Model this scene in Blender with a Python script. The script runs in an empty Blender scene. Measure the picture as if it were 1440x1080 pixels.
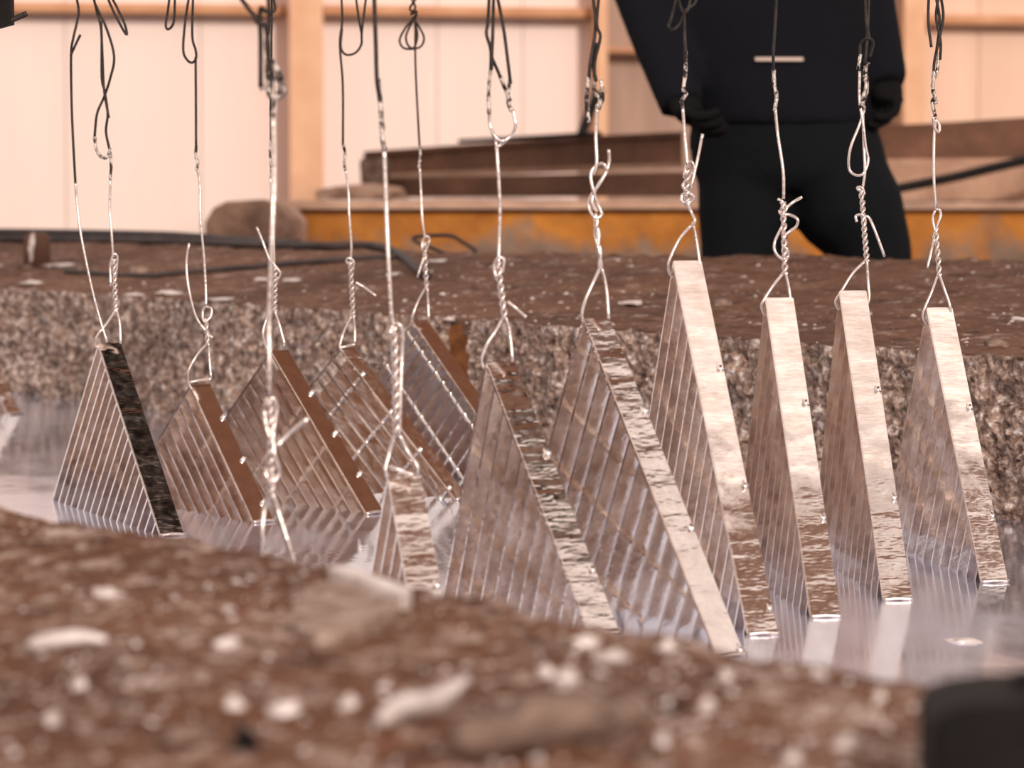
import bpy, bmesh, math, random
from mathutils import Vector, Matrix, noise

random.seed(7)
R = math.radians
SC = bpy.context.scene
C = SC.collection

# ------------------------------------------------------------------ camera
F = 4350.0            # focal length in pixels of the 1440 wide frame
HZ = 230.0            # horizon row
CZ = 0.44             # eye height above the molten zinc (z = 0)
PITCH = math.atan((540 - HZ) / F)
cam_d = bpy.data.cameras.new('camera')
cam = bpy.data.objects.new('camera', cam_d)
C.objects.link(cam)
cam.location = (0, 0, CZ)
cam.rotation_euler = (math.pi / 2 - PITCH, 0, 0)
cam_d.sensor_width = 36
cam_d.lens = 36 * F / 1440
cam_d.clip_start = 0.05
cam_d.dof.use_dof = True
cam_d.dof.focus_distance = 3.42
cam_d.dof.aperture_fstop = 8.5
SC.camera = cam
SC.cycles.max_bounces = 14
SC.cycles.glossy_bounces = 12
SC.cycles.diffuse_bounces = 4

# ------------------------------------------------------------------ world, sun, exposure
w = bpy.data.worlds.new('sky')
SC.world = w
w.use_nodes = True
bg = w.node_tree.nodes['Background']
bg.inputs[0].default_value = (1.0, 0.86, 0.80, 1)
bg.inputs[1].default_value = 0.95
sun_d = bpy.data.lights.new('sun', 'SUN')
sun_d.energy = 2.2
sun_d.angle = R(2.0)
sun_d.color = (1.0, 0.87, 0.78)
sun = bpy.data.objects.new('sun', sun_d)
C.objects.link(sun)
SUN_AZ, SUN_EL = R(22), R(25)      # from behind the camera, to the right
sdir = Vector((math.sin(SUN_AZ) * math.cos(SUN_EL), -math.cos(SUN_AZ) * math.cos(SUN_EL), math.sin(SUN_EL)))
sun.rotation_euler = sdir.to_track_quat('Z', 'Y').to_euler()
sun.location = (3, -3, 4)
VS = SC.view_settings
VS.view_transform = 'Standard'
VS.look = 'None'
VS.gamma = 1
VS.use_curve_mapping = False
VS.exposure = 0.15

# ------------------------------------------------------------------ pixel helpers (photo frame 1440x1080)
CP, SP = math.cos(PITCH), math.sin(PITCH)
EYE = Vector((0, 0, CZ))
def ray(x, y):
    a = (x - 720) / F; b = -(y - 540) / F
    return Vector((a, CP + b * SP, -SP + b * CP))
def P(x, y, D): return EYE + ray(x, y) * D
def PZ(x, y, z):
    r = ray(x, y)
    return EYE + r * ((z - CZ) / r.z)
def PPL(x, y, p, n):
    r = ray(x, y)
    return EYE + r * ((p - EYE).dot(n) / r.dot(n))

# ------------------------------------------------------------------ material helpers
def srgb(r, g, b):
    f = lambda c: (c / 255 / 12.92) if c <= 10 else ((c / 255 + 0.055) / 1.055) ** 2.4
    return (f(r), f(g), f(b), 1)
class NT:
    def __init__(s, name):
        s.m = bpy.data.materials.new(name); s.m.use_nodes = True
        s.t = s.m.node_tree; s.b = s.t.nodes['Principled BSDF']
        s.tc = s.t.nodes.new('ShaderNodeTexCoord')
    def n(s, kind, **kw):
        o = s.t.nodes.new(kind)
        for k, v in kw.items(): setattr(o, k, v)
        return o
    def link(s, a, b): s.t.links.new(a, b)
    def noise(s, scale, detail=4, rough=0.55, stretch=(1, 1, 1), coord='Object', rot=(0, 0, 0)):
        mp = s.n('ShaderNodeMapping'); mp.inputs['Scale'].default_value = stretch
        mp.inputs['Rotation'].default_value = rot
        s.link(s.tc.outputs[coord], mp.inputs[0])
        t = s.n('ShaderNodeTexNoise'); t.inputs['Scale'].default_value = scale
        t.inputs['Detail'].default_value = detail; t.inputs['Roughness'].default_value = rough
        s.link(mp.outputs[0], t.inputs['Vector'])
        return t.outputs['Fac']
    def voro(s, scale, coord='Object', feature='F1'):
        t = s.n('ShaderNodeTexVoronoi'); t.inputs['Scale'].default_value = scale; t.feature = feature
        s.link(s.tc.outputs[coord], t.inputs['Vector'])
        return t
    def ramp(s, fac, stops):
        r = s.n('ShaderNodeValToRGB')
        el = r.color_ramp.elements
        while len(el) < len(stops): el.new(0.5)
        for e, (p, c) in zip(el, stops):
            e.position = p; e.color = c if len(c) == 4 else (*c, 1)
        s.link(fac, r.inputs[0])
        return r.outputs[0]
    def mix(s, fac, a, b):
        m = s.n('ShaderNodeMix', data_type='RGBA')
        for sock, v in ((m.inputs[0], fac), (m.inputs[6], a), (m.inputs[7], b)):
            if hasattr(v, 'type'): s.link(v, sock)
            else: sock.default_value = v
        return m.outputs[2]
    def bump(s, h, strength=0.3, dist=0.01, prev=None):
        b = s.n('ShaderNodeBump'); b.inputs['Strength'].default_value = strength
        b.inputs['Distance'].default_value = dist
        s.link(h, b.inputs['Height'])
        if prev is not None: s.link(prev, b.inputs['Normal'])
        s.link(b.outputs[0], s.b.inputs['Normal'])
        return b.outputs[0]
    def set(s, **kw):
        names = dict(color='Base Color', rough='Roughness', metal='Metallic', spec='Specular IOR Level')
        for k, v in kw.items():
            i = s.b.inputs[names[k]]
            if hasattr(v, 'type'): s.link(v, i)
            else: i.default_value = v
        return s
G = lambda v: (v, v, v, 1)
M = {}
# bright galvanised steel
a = NT('galvanised_bar')
f1 = a.noise(24, 5, 0.66); 
a.set(color=a.ramp(f1, [(0.34, srgb(216, 203, 194)), (0.48, srgb(242, 232, 225)), (0.62, srgb(253, 248, 243))]), metal=1.0,
      rough=a.ramp(a.noise(60, 3), [(0.3, G(0.08)), (0.75, G(0.24))]))
a.bump(a.noise(45, 5, 0.6), 0.22, 0.004)
M['bar'] = a.m
def plate_mat(name, frosted):
    a = NT(name)
    f1 = a.noise(40, 5, 0.65)
    a.set(color=a.ramp(f1, [(0.3, srgb(226, 210, 200)), (0.7, srgb(250, 240, 233))]), metal=1.0)
    if frosted:                     # upper part already solidified and frosted, lower part still wet
        sz_ = a.n('ShaderNodeSeparateXYZ'); a.link(a.tc.outputs['Object'], sz_.inputs[0])
        mz = a.n('ShaderNodeMath', operation='MULTIPLY_ADD'); a.link(sz_.outputs[2], mz.inputs[0]); mz.inputs[1].default_value = 2.6
        a.link(a.noise(16, 7, 0.75, (1, 1, 2.2)), mz.inputs[2])
        a.link(a.ramp(mz.outputs[0], [(0.72, G(0.12)), (1.30, G(0.50))]), a.b.inputs['Roughness'])
    else:
        a.set(rough=a.ramp(a.noise(90, 4), [(0.3, G(0.08)), (0.75, G(0.20))]))
    b1 = a.bump(a.noise(20, 4, 0.55, (0.5, 0.5, 2.0)), 0.17, 0.012)
    a.bump(a.noise(110, 4, 0.6), 0.05, 0.002, b1)
    return a.m
M['plate'] = plate_mat('galvanised_plate', False)
M['plate_frosted'] = plate_mat('frosted_galvanised_plate', True)
a = NT('galvanised_wire')
a.set(color=srgb(226, 212, 204), metal=1.0, rough=0.30); a.bump(a.noise(180, 3), 0.4, 0.002)
M['wire'] = a.m
a = NT('blackened_wire')
a.set(color=a.ramp(a.noise(60, 3), [(0.35, srgb(26, 22, 20)), (0.7, srgb(62, 48, 42))]), metal=0.3, rough=0.6)
a.bump(a.noise(220, 3), 0.5, 0.002)
M['dark_wire'] = a.m
a = NT('crusted_wire')
a.set(color=a.ramp(a.noise(130, 3), [(0.42, srgb(48, 38, 34)), (0.56, srgb(214, 200, 190))]), metal=0.6, rough=0.4)
a.bump(a.noise(160, 4), 1.0, 0.004)
M['crust_wire'] = a.m
# molten zinc
a = NT('molten_zinc_skin')
sk = a.noise(2.6, 6, 0.6, (1, 0.5, 1), rot=(0, 0, R(37)))
a.set(color=a.ramp(sk, [(0.35, srgb(206, 211, 230)), (0.7, srgb(222, 226, 243))]),
      metal=a.ramp(sk, [(0.44, G(0.88)), (0.60, G(0.66))]),
      rough=a.ramp(sk, [(0.46, G(0.05)), (0.62, G(0.18))]))
b1 = a.bump(a.noise(7, 3, 0.5), 0.04, 0.02)
a.bump(a.noise(60, 4, 0.6), 0.03, 0.003, b1)
M['zinc'] = a.m
# ledges
def ledge_mat(name, c0, c1, c2, dust, lo, hi, sc):
    a = NT(name)
    big = a.noise(4, 5, 0.6); fine = a.noise(34 * sc, 6, 0.68)
    base = a.ramp(big, [(0.3, c0), (0.52, c1), (0.74, c2)])
    grain = a.mix(0.42, base, a.ramp(fine, [(0.3, c0), (0.7, c2)]))
    spl = a.noise(22 * sc, 8, 0.72, (1, 1.0, 1))
    col = a.mix(a.ramp(spl, [(lo, G(0)), (hi, G(0.85))]), grain, dust)
    pat = a.noise(9 * sc, 9, 0.74)
    col = a.mix(a.ramp(pat, [(lo + 0.02, G(0)), (lo + 0.09, G(0.6))]), col, dust)
    drk = a.noise(12 * sc, 8, 0.7, (1, 1, 1), rot=(0.4, 0, 1))
    col = a.mix(a.ramp(drk, [(0.36, G(0.7)), (0.46, G(0))]), col, tuple(x * 0.45 for x in c0[:3]) + (1,))
    a.set(color=col, rough=0.85, spec=0.2)
    b1 = a.bump(a.noise(22 * sc, 6, 0.7), 0.8, 0.02)
    a.bump(a.noise(120 * sc, 5, 0.7), 0.55, 0.004, b1)
    return a.m
M['ledge'] = ledge_mat('rusty_ledge', srgb(76, 50, 38), srgb(112, 76, 57), srgb(144, 108, 88), srgb(206, 186, 176), 0.57, 0.67, 1.5)
M['rim'] = ledge_mat('crusted_rim', srgb(80, 51, 36), srgb(122, 79, 56), srgb(154, 109, 84), srgb(218, 194, 180), 0.53, 0.64, 2.6)
a = NT('zinc_dross_crust')
v = a.voro(85); fi = a.noise(70, 6, 0.7); bigc = a.noise(5, 4, 0.6)
colr = a.ramp(fi, [(0.36, srgb(46, 36, 32)), (0.45, srgb(138, 110, 94)), (0.55, srgb(182, 156, 140)), (0.64, srgb(246, 236, 228))])
colr = a.mix(a.ramp(bigc, [(0.4, G(0)), (0.7, G(0.35))]), colr, srgb(132, 104, 88))
a.set(color=colr, metal=a.ramp(fi, [(0.55, G(0.0)), (0.72, G(0.7))]), rough=0.42)
b1 = a.bump(v.outputs['Distance'], 0.9, 0.012)
a.bump(a.noise(150, 5, 0.7), 0.8, 0.005, b1)
M['crust'] = a.m
a = NT('orange_rust')
a.set(color=a.ramp(a.noise(14, 6, 0.65), [(0.3, srgb(86, 52, 30)), (0.55, srgb(150, 92, 44)), (0.75, srgb(176, 128, 84))]), rough=0.9)
a.bump(a.noise(60, 6, 0.7), 0.8, 0.01)
M['rust'] = a.m
a = NT('zinc_flake_metal')
a.set(color=a.ramp(a.noise(40, 4), [(0.3, srgb(186, 168, 158)), (0.7, srgb(244, 236, 232))]), metal=0.35, rough=0.5)
a.bump(a.noise(120, 4), 0.6, 0.004)
M['flake'] = a.m
a = NT('dull_dross')
a.set(color=a.ramp(a.noise(30, 5), [(0.3, srgb(70, 50, 42)), (0.7, srgb(158, 132, 116))]), rough=0.8)
a.bump(a.noise(60, 5), 0.8, 0.01)
M['dross'] = a.m
a = NT('black_steel')
a.set(color=a.ramp(a.noise(20, 4), [(0.3, srgb(13, 12, 12)), (0.75, srgb(32, 25, 22))]), rough=0.75, spec=0.2); a.bump(a.noise(60, 4), 0.5, 0.005)
M['black'] = a.m
a = NT('black_rubber')
a.set(color=a.ramp(a.noise(18, 4), [(0.35, srgb(34, 27, 27)), (0.75, srgb(74, 58, 54))]), rough=0.7)
M['rubber'] = a.m
# background
a = NT('cream_panel')
st = a.noise(1.4, 5, 0.6, (3, 1, 0.35))
a.set(color=a.ramp(st, [(0.25, srgb(228, 208, 198)), (0.75, srgb(235, 216, 206))]), rough=0.7)
M['panel'] = a.m
a = NT('shaded_panel')  # darker copy of the cream panel, the wall's shading put into its colour
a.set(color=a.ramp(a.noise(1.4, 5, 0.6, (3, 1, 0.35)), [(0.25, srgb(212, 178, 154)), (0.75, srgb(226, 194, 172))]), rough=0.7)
M['panel_shaded'] = a.m
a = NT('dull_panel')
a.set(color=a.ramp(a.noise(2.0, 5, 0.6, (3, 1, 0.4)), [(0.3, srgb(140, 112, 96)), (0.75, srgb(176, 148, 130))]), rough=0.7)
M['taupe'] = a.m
a = NT('tan_steel')
a.set(color=a.ramp(a.noise(5, 4), [(0.3, srgb(206, 158, 122)), (0.75, srgb(226, 184, 150))]), rough=0.7)
M['tan'] = a.m
a = NT('tan_girt')
a.set(color=a.ramp(a.noise(5, 4), [(0.3, srgb(184, 128, 88)), (0.75, srgb(210, 160, 122))]), rough=0.7)
M['girt'] = a.m
a = NT('brown_steel')
a.set(color=a.ramp(a.noise(6, 6, 0.65), [(0.3, srgb(74, 50, 38)), (0.6, srgb(108, 74, 54)), (0.8, srgb(136, 96, 72))]), rough=0.8)
a.bump(a.noise(30, 4), 0.3, 0.01)
M['brown'] = a.m
a = NT('reflected_tan')  # tan of the added overhead panels, seen only in reflections
a.set(color=a.ramp(a.noise(5, 5, 0.6), [(0.3, srgb(190, 154, 126)), (0.75, srgb(210, 176, 150))]), rough=0.7)
M['reflected_panel'] = a.m
a = NT('orange_painted_concrete')
pa = a.noise(3.4, 6, 0.66, (1, 1, 0.8))
gz = a.n('ShaderNodeSeparateXYZ'); a.link(a.tc.outputs['Object'], gz.inputs[0])
ad = a.n('ShaderNodeMath', operation='MULTIPLY_ADD'); a.link(gz.outputs[2], ad.inputs[0]); ad.inputs[1].default_value = 1.9
a.link(pa, ad.inputs[2])
conc = a.ramp(a.noise(9, 5), [(0.3, srgb(104, 84, 70)), (0.7, srgb(146, 122, 104))])
oran = a.ramp(a.noise(8, 5), [(0.3, srgb(146, 88, 32)), (0.7, srgb(190, 124, 48))])
a.set(color=a.mix(a.ramp(ad.outputs[0], [(0.24, G(0)), (0.36, G(1))]), conc, oran), rough=0.9)
a.bump(a.noise(20, 5), 0.4, 0.02)
M['orange'] = a.m
a = NT('dusty_concrete')
a.set(color=a.ramp(a.noise(7, 5), [(0.3, srgb(140, 108, 88)), (0.7, srgb(188, 152, 128))]), rough=0.95); a.bump(a.noise(20, 5), 0.5, 0.02)
M['dust'] = a.m
a = NT('yard_floor')
a.set(color=a.ramp(a.noise(2, 5), [(0.3, srgb(110, 84, 68)), (0.7, srgb(150, 118, 98))]), rough=0.95)
M['floor'] = a.m
a = NT('rock')
a.set(color=a.ramp(a.noise(9, 5), [(0.3, srgb(110, 84, 70)), (0.7, srgb(186, 150, 128))]), rough=0.9); a.bump(a.noise(18, 5), 0.7, 0.03)
M['rock'] = a.m
# person
a = NT('navy_workwear'); a.set(color=srgb(21, 22, 27), rough=0.95, spec=0.1); a.bump(a.noise(14, 4), 0.3, 0.02); M['navy'] = a.m
a = NT('navy_trousers'); a.set(color=srgb(20, 22, 25), rough=0.95, spec=0.1); a.bump(a.noise(14, 4), 0.3, 0.02); M['trouser'] = a.m
a = NT('dark_glove'); a.set(color=srgb(20, 20, 21), rough=0.9, spec=0.1); M['glove'] = a.m
a = NT('skin'); a.set(color=srgb(178, 128, 102), rough=0.6); M['skin'] = a.m
a = NT('dark_hair'); a.set(color=srgb(36, 28, 24), rough=0.7); M['hair'] = a.m
a = NT('eye_white'); a.set(color=srgb(220, 214, 206), rough=0.3); M['eye'] = a.m
a = NT('reflective_tape'); a.set(color=srgb(196, 176, 164), rough=0.4); M['tape'] = a.m

# ------------------------------------------------------------------ object helpers
def link(name, me, mat, parent=None, loc=None):
    o = bpy.data.objects.new(name, me); C.objects.link(o)
    if mat is not None: me.materials.append(mat)
    if loc is not None: o.location = loc
    if parent is not None: o.parent = parent
    return o
def tag(o, label=None, cat=None, group=None, kind=None):
    if label: o['label'] = label
    if cat: o['category'] = cat
    if group: o['group'] = group
    if kind: o['kind'] = kind
    return o
def thing(name, label, cat, loc=(0, 0, 0), group=None):
    o = bpy.data.objects.new(name, None); C.objects.link(o); o.location = loc
    o.empty_display_size = 0.05
    return tag(o, label, cat, group)
def origin_of(parent):
    return Vector(parent.location) if parent is not None else None
def from_bm(name, bm, mat, parent=None, smooth=False, org=None):
    """bm in world coordinates; stored relative to the parent's location (or org)."""
    o0 = origin_of(parent) if parent is not None else (Vector(org) if org is not None else Vector((0, 0, 0)))
    bmesh.ops.recalc_face_normals(bm, faces=bm.faces)
    for v in bm.verts: v.co -= o0
    me = bpy.data.meshes.new(name); bm.to_mesh(me); bm.free()
    if smooth:
        for p in me.polygons: p.use_smooth = True
    return link(name, me, mat, parent, None if parent is not None else o0)
def add_box(bm, c, ax, ay, az):
    """oriented box: centre and three half-extent vectors"""
    vs = []
    for i in (-1, 1):
        for j in (-1, 1):
            for k in (-1, 1): vs.append(bm.verts.new(c + ax * i + ay * j + az * k))
    for q in ((0, 1, 3, 2), (4, 6, 7, 5), (0, 4, 5, 1), (2, 3, 7, 6), (0, 2, 6, 4), (1, 5, 7, 3)):
        bm.faces.new([vs[i] for i in q])
    return vs
def box(name, c, ax, ay, az, mat, parent=None, bevel=0.0):
    bm = bmesh.new(); add_box(bm, c, ax, ay, az)
    if bevel: bmesh.ops.bevel(bm, geom=bm.edges[:], offset=bevel, segments=2, affect='EDGES')
    return from_bm(name, bm, mat, parent, org=c)
def smooth_pts(pts, n=6):
    if len(pts) < 3: return pts
    out = []
    q = [pts[0] * 2 - pts[1]] + list(pts) + [pts[-1] * 2 - pts[-2]]
    for i in range(1, len(q) - 2):
        p0, p1, p2, p3 = q[i - 1:i + 3]
        for k in range(n):
            t = k / n
            out.append(0.5 * ((2 * p1) + (p2 - p0) * t + (2 * p0 - 5 * p1 + 4 * p2 - p3) * t * t + (3 * p1 - p0 - 3 * p2 + p3) * t ** 3))
    out.append(pts[-1]); return out
def add_tube(bm, pts, r, sides=6, rfun=None):
    t0 = (pts[1] - pts[0]).normalized()
    up = Vector((0, 1, 0)) if abs(t0.y) < 0.9 else Vector((1, 0, 0))
    nrm = t0.cross(up).normalized(); rings = []
    for i, p in enumerate(pts):
        t = (pts[min(i + 1, len(pts) - 1)] - pts[max(i - 1, 0)])
        t = t.normalized() if t.length > 1e-9 else t0
        nrm = (nrm - t * nrm.dot(t)).normalized(); b = t.cross(nrm)
        rr = r * (rfun(i / (len(pts) - 1)) if rfun else 1)
        rings.append([bm.verts.new(p + (nrm * math.cos(2 * math.pi * k / sides) + b * math.sin(2 * math.pi * k / sides)) * rr) for k in range(sides)])
    for a_, b_ in zip(rings, rings[1:]):
        for k in range(sides): bm.faces.new((a_[k], a_[(k + 1) % sides], b_[(k + 1) % sides], b_[k]))
    bm.faces.new(rings[0][::-1]); bm.faces.new(rings[-1])
def tube(name, pts, r, mat, parent=None, sm=5, sides=7, rfun=None, org=None):
    bm = bmesh.new(); add_tube(bm, smooth_pts([Vector(p) for p in pts], sm), r, sides, rfun)
    return from_bm(name, bm, mat, parent, True, org=org)

# ------------------------------------------------------------------ tank frame
AX = Vector((-0.599, 0.801, 0))            # along the bath, towards far left
NX = Vector((0.801, 0.599, 0))             # across the bath, towards the back ledge
ZL = CZ - 0.242                            # ledge height
FR0 = PZ(720, 842, ZL)                     # a point of the front rim edge
BK0 = PZ(720, 455, ZL)                     # a point of the back ledge's front edge
WID = (BK0 - FR0).dot(NX)
def ST(s, t, z=0.0):                       # along, across (from front rim edge)
    b = FR0 + AX * s + NX * t
    return Vector((b.x, b.y, z))
def fbm(p, o=5): return noise.fractal(p, 0.9, 2.1, o)
def ledge_front_z(x, y):
    p = Vector((x, y, 0))
    return ZL + 0.006 * fbm(p * 4.0) + 0.0042 * fbm(p * 17.0 + Vector((3, 1, 0))) + 0.0028 * fbm(p * 60.0)
# ------------------------------------------------------------------ floor
bm = bmesh.new()
add_box(bm, Vector((0, 6, -0.53)), Vector((14, 0, 0)), Vector((0, 14, 0)), Vector((0, 0, 0.1)))
fl = tag(from_bm('floor', bm, M['floor']), kind='structure')

# ------------------------------------------------------------------ front rim of the bath
def grid_mesh(name, us, vs, fn, mat, smooth=True):
    verts = [fn(u, v) for u in us for v in vs]
    nv = len(vs)
    faces = [(i * nv + j, (i + 1) * nv + j, (i + 1) * nv + j + 1, i * nv + j + 1) for i in range(len(us) - 1) for j in range(nv - 1)]
    me = bpy.data.meshes.new(name); me.from_pydata([tuple(v) for v in verts], [], faces); me.update()
    if smooth:
        for p in me.polygons: p.use_smooth = True
    return link(name, me, mat)
def frange(a, b, st):
    n = max(1, int(round((b - a) / st))); return [a + (b - a) * i / n for i in range(n + 1)]
us = frange(-3.0, -0.6, 0.06) + frange(-0.592, 0.75, 0.008)[0:] + frange(0.8, 6.0, 0.06)
prof = [(0.03, -0.10), (0.02, -0.04), (0.012, 0.02)]
def rim_fn(u, v):
    # v: profile parameter. 0..1 face + lip, >1 top surface at distance t from the edge
    ew = 0.018 * fbm(Vector((u * 2.2, 0.3, 0)), 4) + 0.006 * fbm(Vector((u * 14, 1.3, 0)), 3)
    if v < 1:
        ang = (1 - max(v - 0.5, 0) * 2) * math.pi / 2
        if v < 0.5:
            t = 0.0; z = -0.12 + (ZL - 0.02 + 0.12) * v * 2
        else:
            t = -0.02 + 0.02 * math.sin(ang); z = ZL - 0.02 + 0.02 * math.cos(ang)
        p = ST(u, t + ew); nz = 0.004 * fbm(Vector((p.x * 16, p.y * 16, z * 16)))
        return Vector((p.x, p.y, z + nz + (ledge_front_z(p.x, p.y) - ZL) * min(1, max(0, v - 0.5) * 2)))
    t = -0.02 - (v - 1)
    p = ST(u, t + ew * max(0, 1 - (v - 1) / 0.15))
    return Vector((p.x, p.y, ledge_front_z(p.x, p.y) - (0.7 * max(0, v - 2.4))))
vs = [0, 0.2, 0.35, 0.5] + [0.5 + 0.5 * i / 6 for i in range(1, 7)] + [1 + x for x in frange(0.006, 0.8, 0.009)] + [1 + x for x in frange(0.85, 1.4, 0.06)] + [2.7]
rim = grid_mesh('zinc_bath_edge', us, vs, rim_fn, M['rim'])
tag(rim, 'rust-brown near rim of the zinc bath, blurred across the foreground', 'rim')

# ------------------------------------------------------------------ molten zinc
bm = bmesh.new()
q = [ST(-3, 0.0), ST(-3, WID + 0.06), ST(6, WID + 0.06), ST(6, 0.0)]
vt = [bm.verts.new(v + Vector((0, 0, 0))) for v in q]; vb = [bm.verts.new(v + Vector((0, 0, -0.35))) for v in q]
bm.faces.new(vt); bm.faces.new(vb[::-1])
for i in range(4): bm.faces.new((vt[i], vb[i], vb[(i + 1) % 4], vt[(i + 1) % 4]))
tag(from_bm('molten_zinc', bm, M['zinc']), 'shiny silver pool of molten zinc filling the bath', 'molten zinc', kind='stuff')

# ------------------------------------------------------------------ back ledge: dross-crusted face and sloping brown top
s0 = (BK0 - FR0).dot(AX)
def back_z(u, k):
    return ZL + 0.075 * k
bk_pts = [(-4.0, P(2600, 366, 5.3)), (0, None)]
BE = [(-3.0, Vector((3.2, 5.3, 0))), (-0.75, PZ(1440, 365, .27)), (0.75, PZ(700, 357, .27)), (2.0, PZ(0, 326, .272)), (5.0, Vector((-4.6, 11.5, 0)))]
def back_edge(u):
    # u measured along AX from BK0
    for (a0, p0), (a1, p1) in zip(BE, BE[1:]):
        if u <= a1: 
            t = (u - a0) / (a1 - a0); return p0.lerp(p1, t)
    return BE[-1][1]
def bkf(u, off=0.0):
    b = BK0 + AX * u + NX * (off + 0.012)
    ew = 0.012 * fbm(Vector((u * 2.0, 7.3, 0)), 4) + 0.006 * fbm(Vector((u * 11, 4.0, 0)), 3)
    b = b + NX * ew
    return Vector((b.x, b.y, 0))
def back_top(u, k):
    f = bkf(u); e = back_edge(u); p = f.lerp(Vector((e.x, e.y, 0)), min(k, 1.0))
    q = Vector((p.x, p.y, 0))
    z = ZL + (0.27 - ZL) * min(k, 1.0) + (0.005 * fbm(q * 3.0) + 0.0035 * fbm(q * 13.0)) * min(1, k * 12 + .3) + 0.0018 * fbm(q * 45.0)
    if k > 0.97: z += 0.004 * fbm(q * 25.0)
    return Vector((p.x, p.y, z))
def back_top_fn(u, k):
    if k > 1: 
        p = back_top(u, 1.0); return Vector((p.x, p.y + 0.02, -0.43))
    if k < 0:
        p = back_top(u, 0.0); return p + NX * 0.015 + Vector((0, 0, -0.05))
    return back_top(u, k)
us = frange(-3.0, -1.2, 0.1) + frange(-1.19, 2.4, 0.012) + frange(2.5, 5.0, 0.1)
ks = [-1] + frange(0.0, 1.0, 1 / 80) + [2.0]
tag(grid_mesh('bath_ledge', us, ks, back_top_fn, M['ledge']), 'rusty brown ledge behind the zinc bath, sloping up to the worker', 'ledge')

HOLE_U = (PZ(582, 470, ZL - .02) - BK0).dot(AX); HOLE_W = abs((PZ(515, 465, ZL - .02) - PZ(645, 465, ZL - .02)).dot(AX)) / 2
def crust_fn(u, v):
    # v 0 (below the zinc) .. 1 (under the ledge lip)
    b = BK0 + AX * u
    z = -0.03 + (ZL + 0.028) * v
    q = Vector((u * 1.0, z, 0.0))
    hole = max(0, min(1, 3.0 * (1 - ((u - HOLE_U) / HOLE_W) ** 2) + 0.8 * noise.noise(q * 22))) * max(0, min(1, (v - 0.52 + .1 * noise.noise(q * 18)) / 0.06))
    lumps = 0.010 * fbm(q * 7) + 0.012 * fbm(q * 24, 4) + 0.011 * abs(noise.noise(q * 60)) + 0.005 * noise.noise(q * 120)
    lip = 0.018 * max(0, 1 - abs(z - 0.02) / 0.03) * (0.5 + fbm(Vector((u * 6, 2, 0)), 3))
    d = -0.018 - lumps - lip + 0.012 * v + 0.055 * hole
    ew = 0.012 * fbm(Vector((u * 2.0, 7.3, 0)), 4)
    p = b + NX * (d + ew)
    return Vector((p.x, p.y, z + (0.004 if v > .97 else 0) + 0.006 * noise.noise(q * 50 + Vector((9, 0, 0)))))
us = frange(-2.4, -1.1, 0.05) + frange(-1.09, 2.3, 0.0055) + frange(2.35, 5.0, 0.05)
crust = grid_mesh('dross_crust', us, frange(0, 1, 1 / 48), crust_fn, M['crust'], smooth=False)
tag(crust, 'grey-brown crust of solidified zinc dross on the inner back wall of the bath', 'crust')
# orange rusty patch where the crust has fallen off
def patch_fn(u, v):
    b = BK0 + AX * u + NX * (0.020 - 0.008 * fbm(Vector((u * 30, v * 4, 2)), 4))
    return Vector((b.x, b.y, 0.06 + (ZL - 0.062) * v))
pt = grid_mesh('rust_patch', frange(HOLE_U - HOLE_W * 1.2, HOLE_U + HOLE_W * 1.2, 0.006), frange(0, 1, 1 / 20), patch_fn, M['rust'])
pt.parent = crust; pt['label'] = 'orange rusty steel showing where the crust has broken away'

# ------------------------------------------------------------------ back wall of the shed
W0 = P(-500, HZ, 13.9); W1 = P(1940, HZ, 15.9)
WU = (W1 - W0); WU.z = 0; WLEN = WU.length; WU.normalize()
WN = Vector((WU.y, -WU.x, 0))              # towards the camera
if WN.y > 0: WN = -WN
UPV = Vector((0, 0, 1))
def onwall(x, y, off=0.0): return PPL(x, y, W0 + WN * off, WN)
WB, WT = -0.43, 3.4
wc = (W0 + W1) / 2; wc.z = (WB + WT) / 2
wall = tag(box('wall_back', wc - WN * 0.06, WU * (WLEN / 2), WN * 0.03, UPV * (WT - WB) / 2, M['taupe']), kind='structure')
def wall_piece(name, x0, x1, y0, y1, off, th, mat, parent, bevel=0.0):
    """box on the wall between photo columns x0..x1 and rows y0..y1 (None: full height), standing off..off+th"""
    a0 = onwall(x0, HZ, off + th); a1 = onwall(x1, HZ, off + th)
    zt = WT if y0 is None else onwall((x0 + x1) / 2, y0, off + th).z
    zb = WB if y1 is None else onwall((x0 + x1) / 2, y1, off + th).z
    c = (a0 + a1) / 2 - WN * th / 2; c.z = (zt + zb) / 2
    bm = bmesh.new(); add_box(bm, c, WU * ((a1 - a0).length / 2), WN * (th / 2), UPV * ((zt - zb) / 2))
    if bevel: bmesh.ops.bevel(bm, geom=bm.edges[:], offset=bevel, segments=1, affect='EDGES')
    return from_bm(name, bm, mat, parent, org=c)
seams = [-480, -290, -100, 93, 283, 430, 615, 735, 850]
for x0, x1 in zip(seams, seams[1:]): wall_piece('panel', x0 + 0.6, x1 - 0.6, None, None, -0.03, 0.03, M['panel'], wall)
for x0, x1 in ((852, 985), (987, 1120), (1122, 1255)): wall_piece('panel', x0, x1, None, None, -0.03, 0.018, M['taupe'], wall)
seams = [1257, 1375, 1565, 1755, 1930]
for x0, x1 in zip(seams, seams[1:]): wall_piece('panel', x0 + 0.6, x1 - 0.6, None, None, -0.03, 0.03, M['panel_shaded'], wall)

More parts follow.
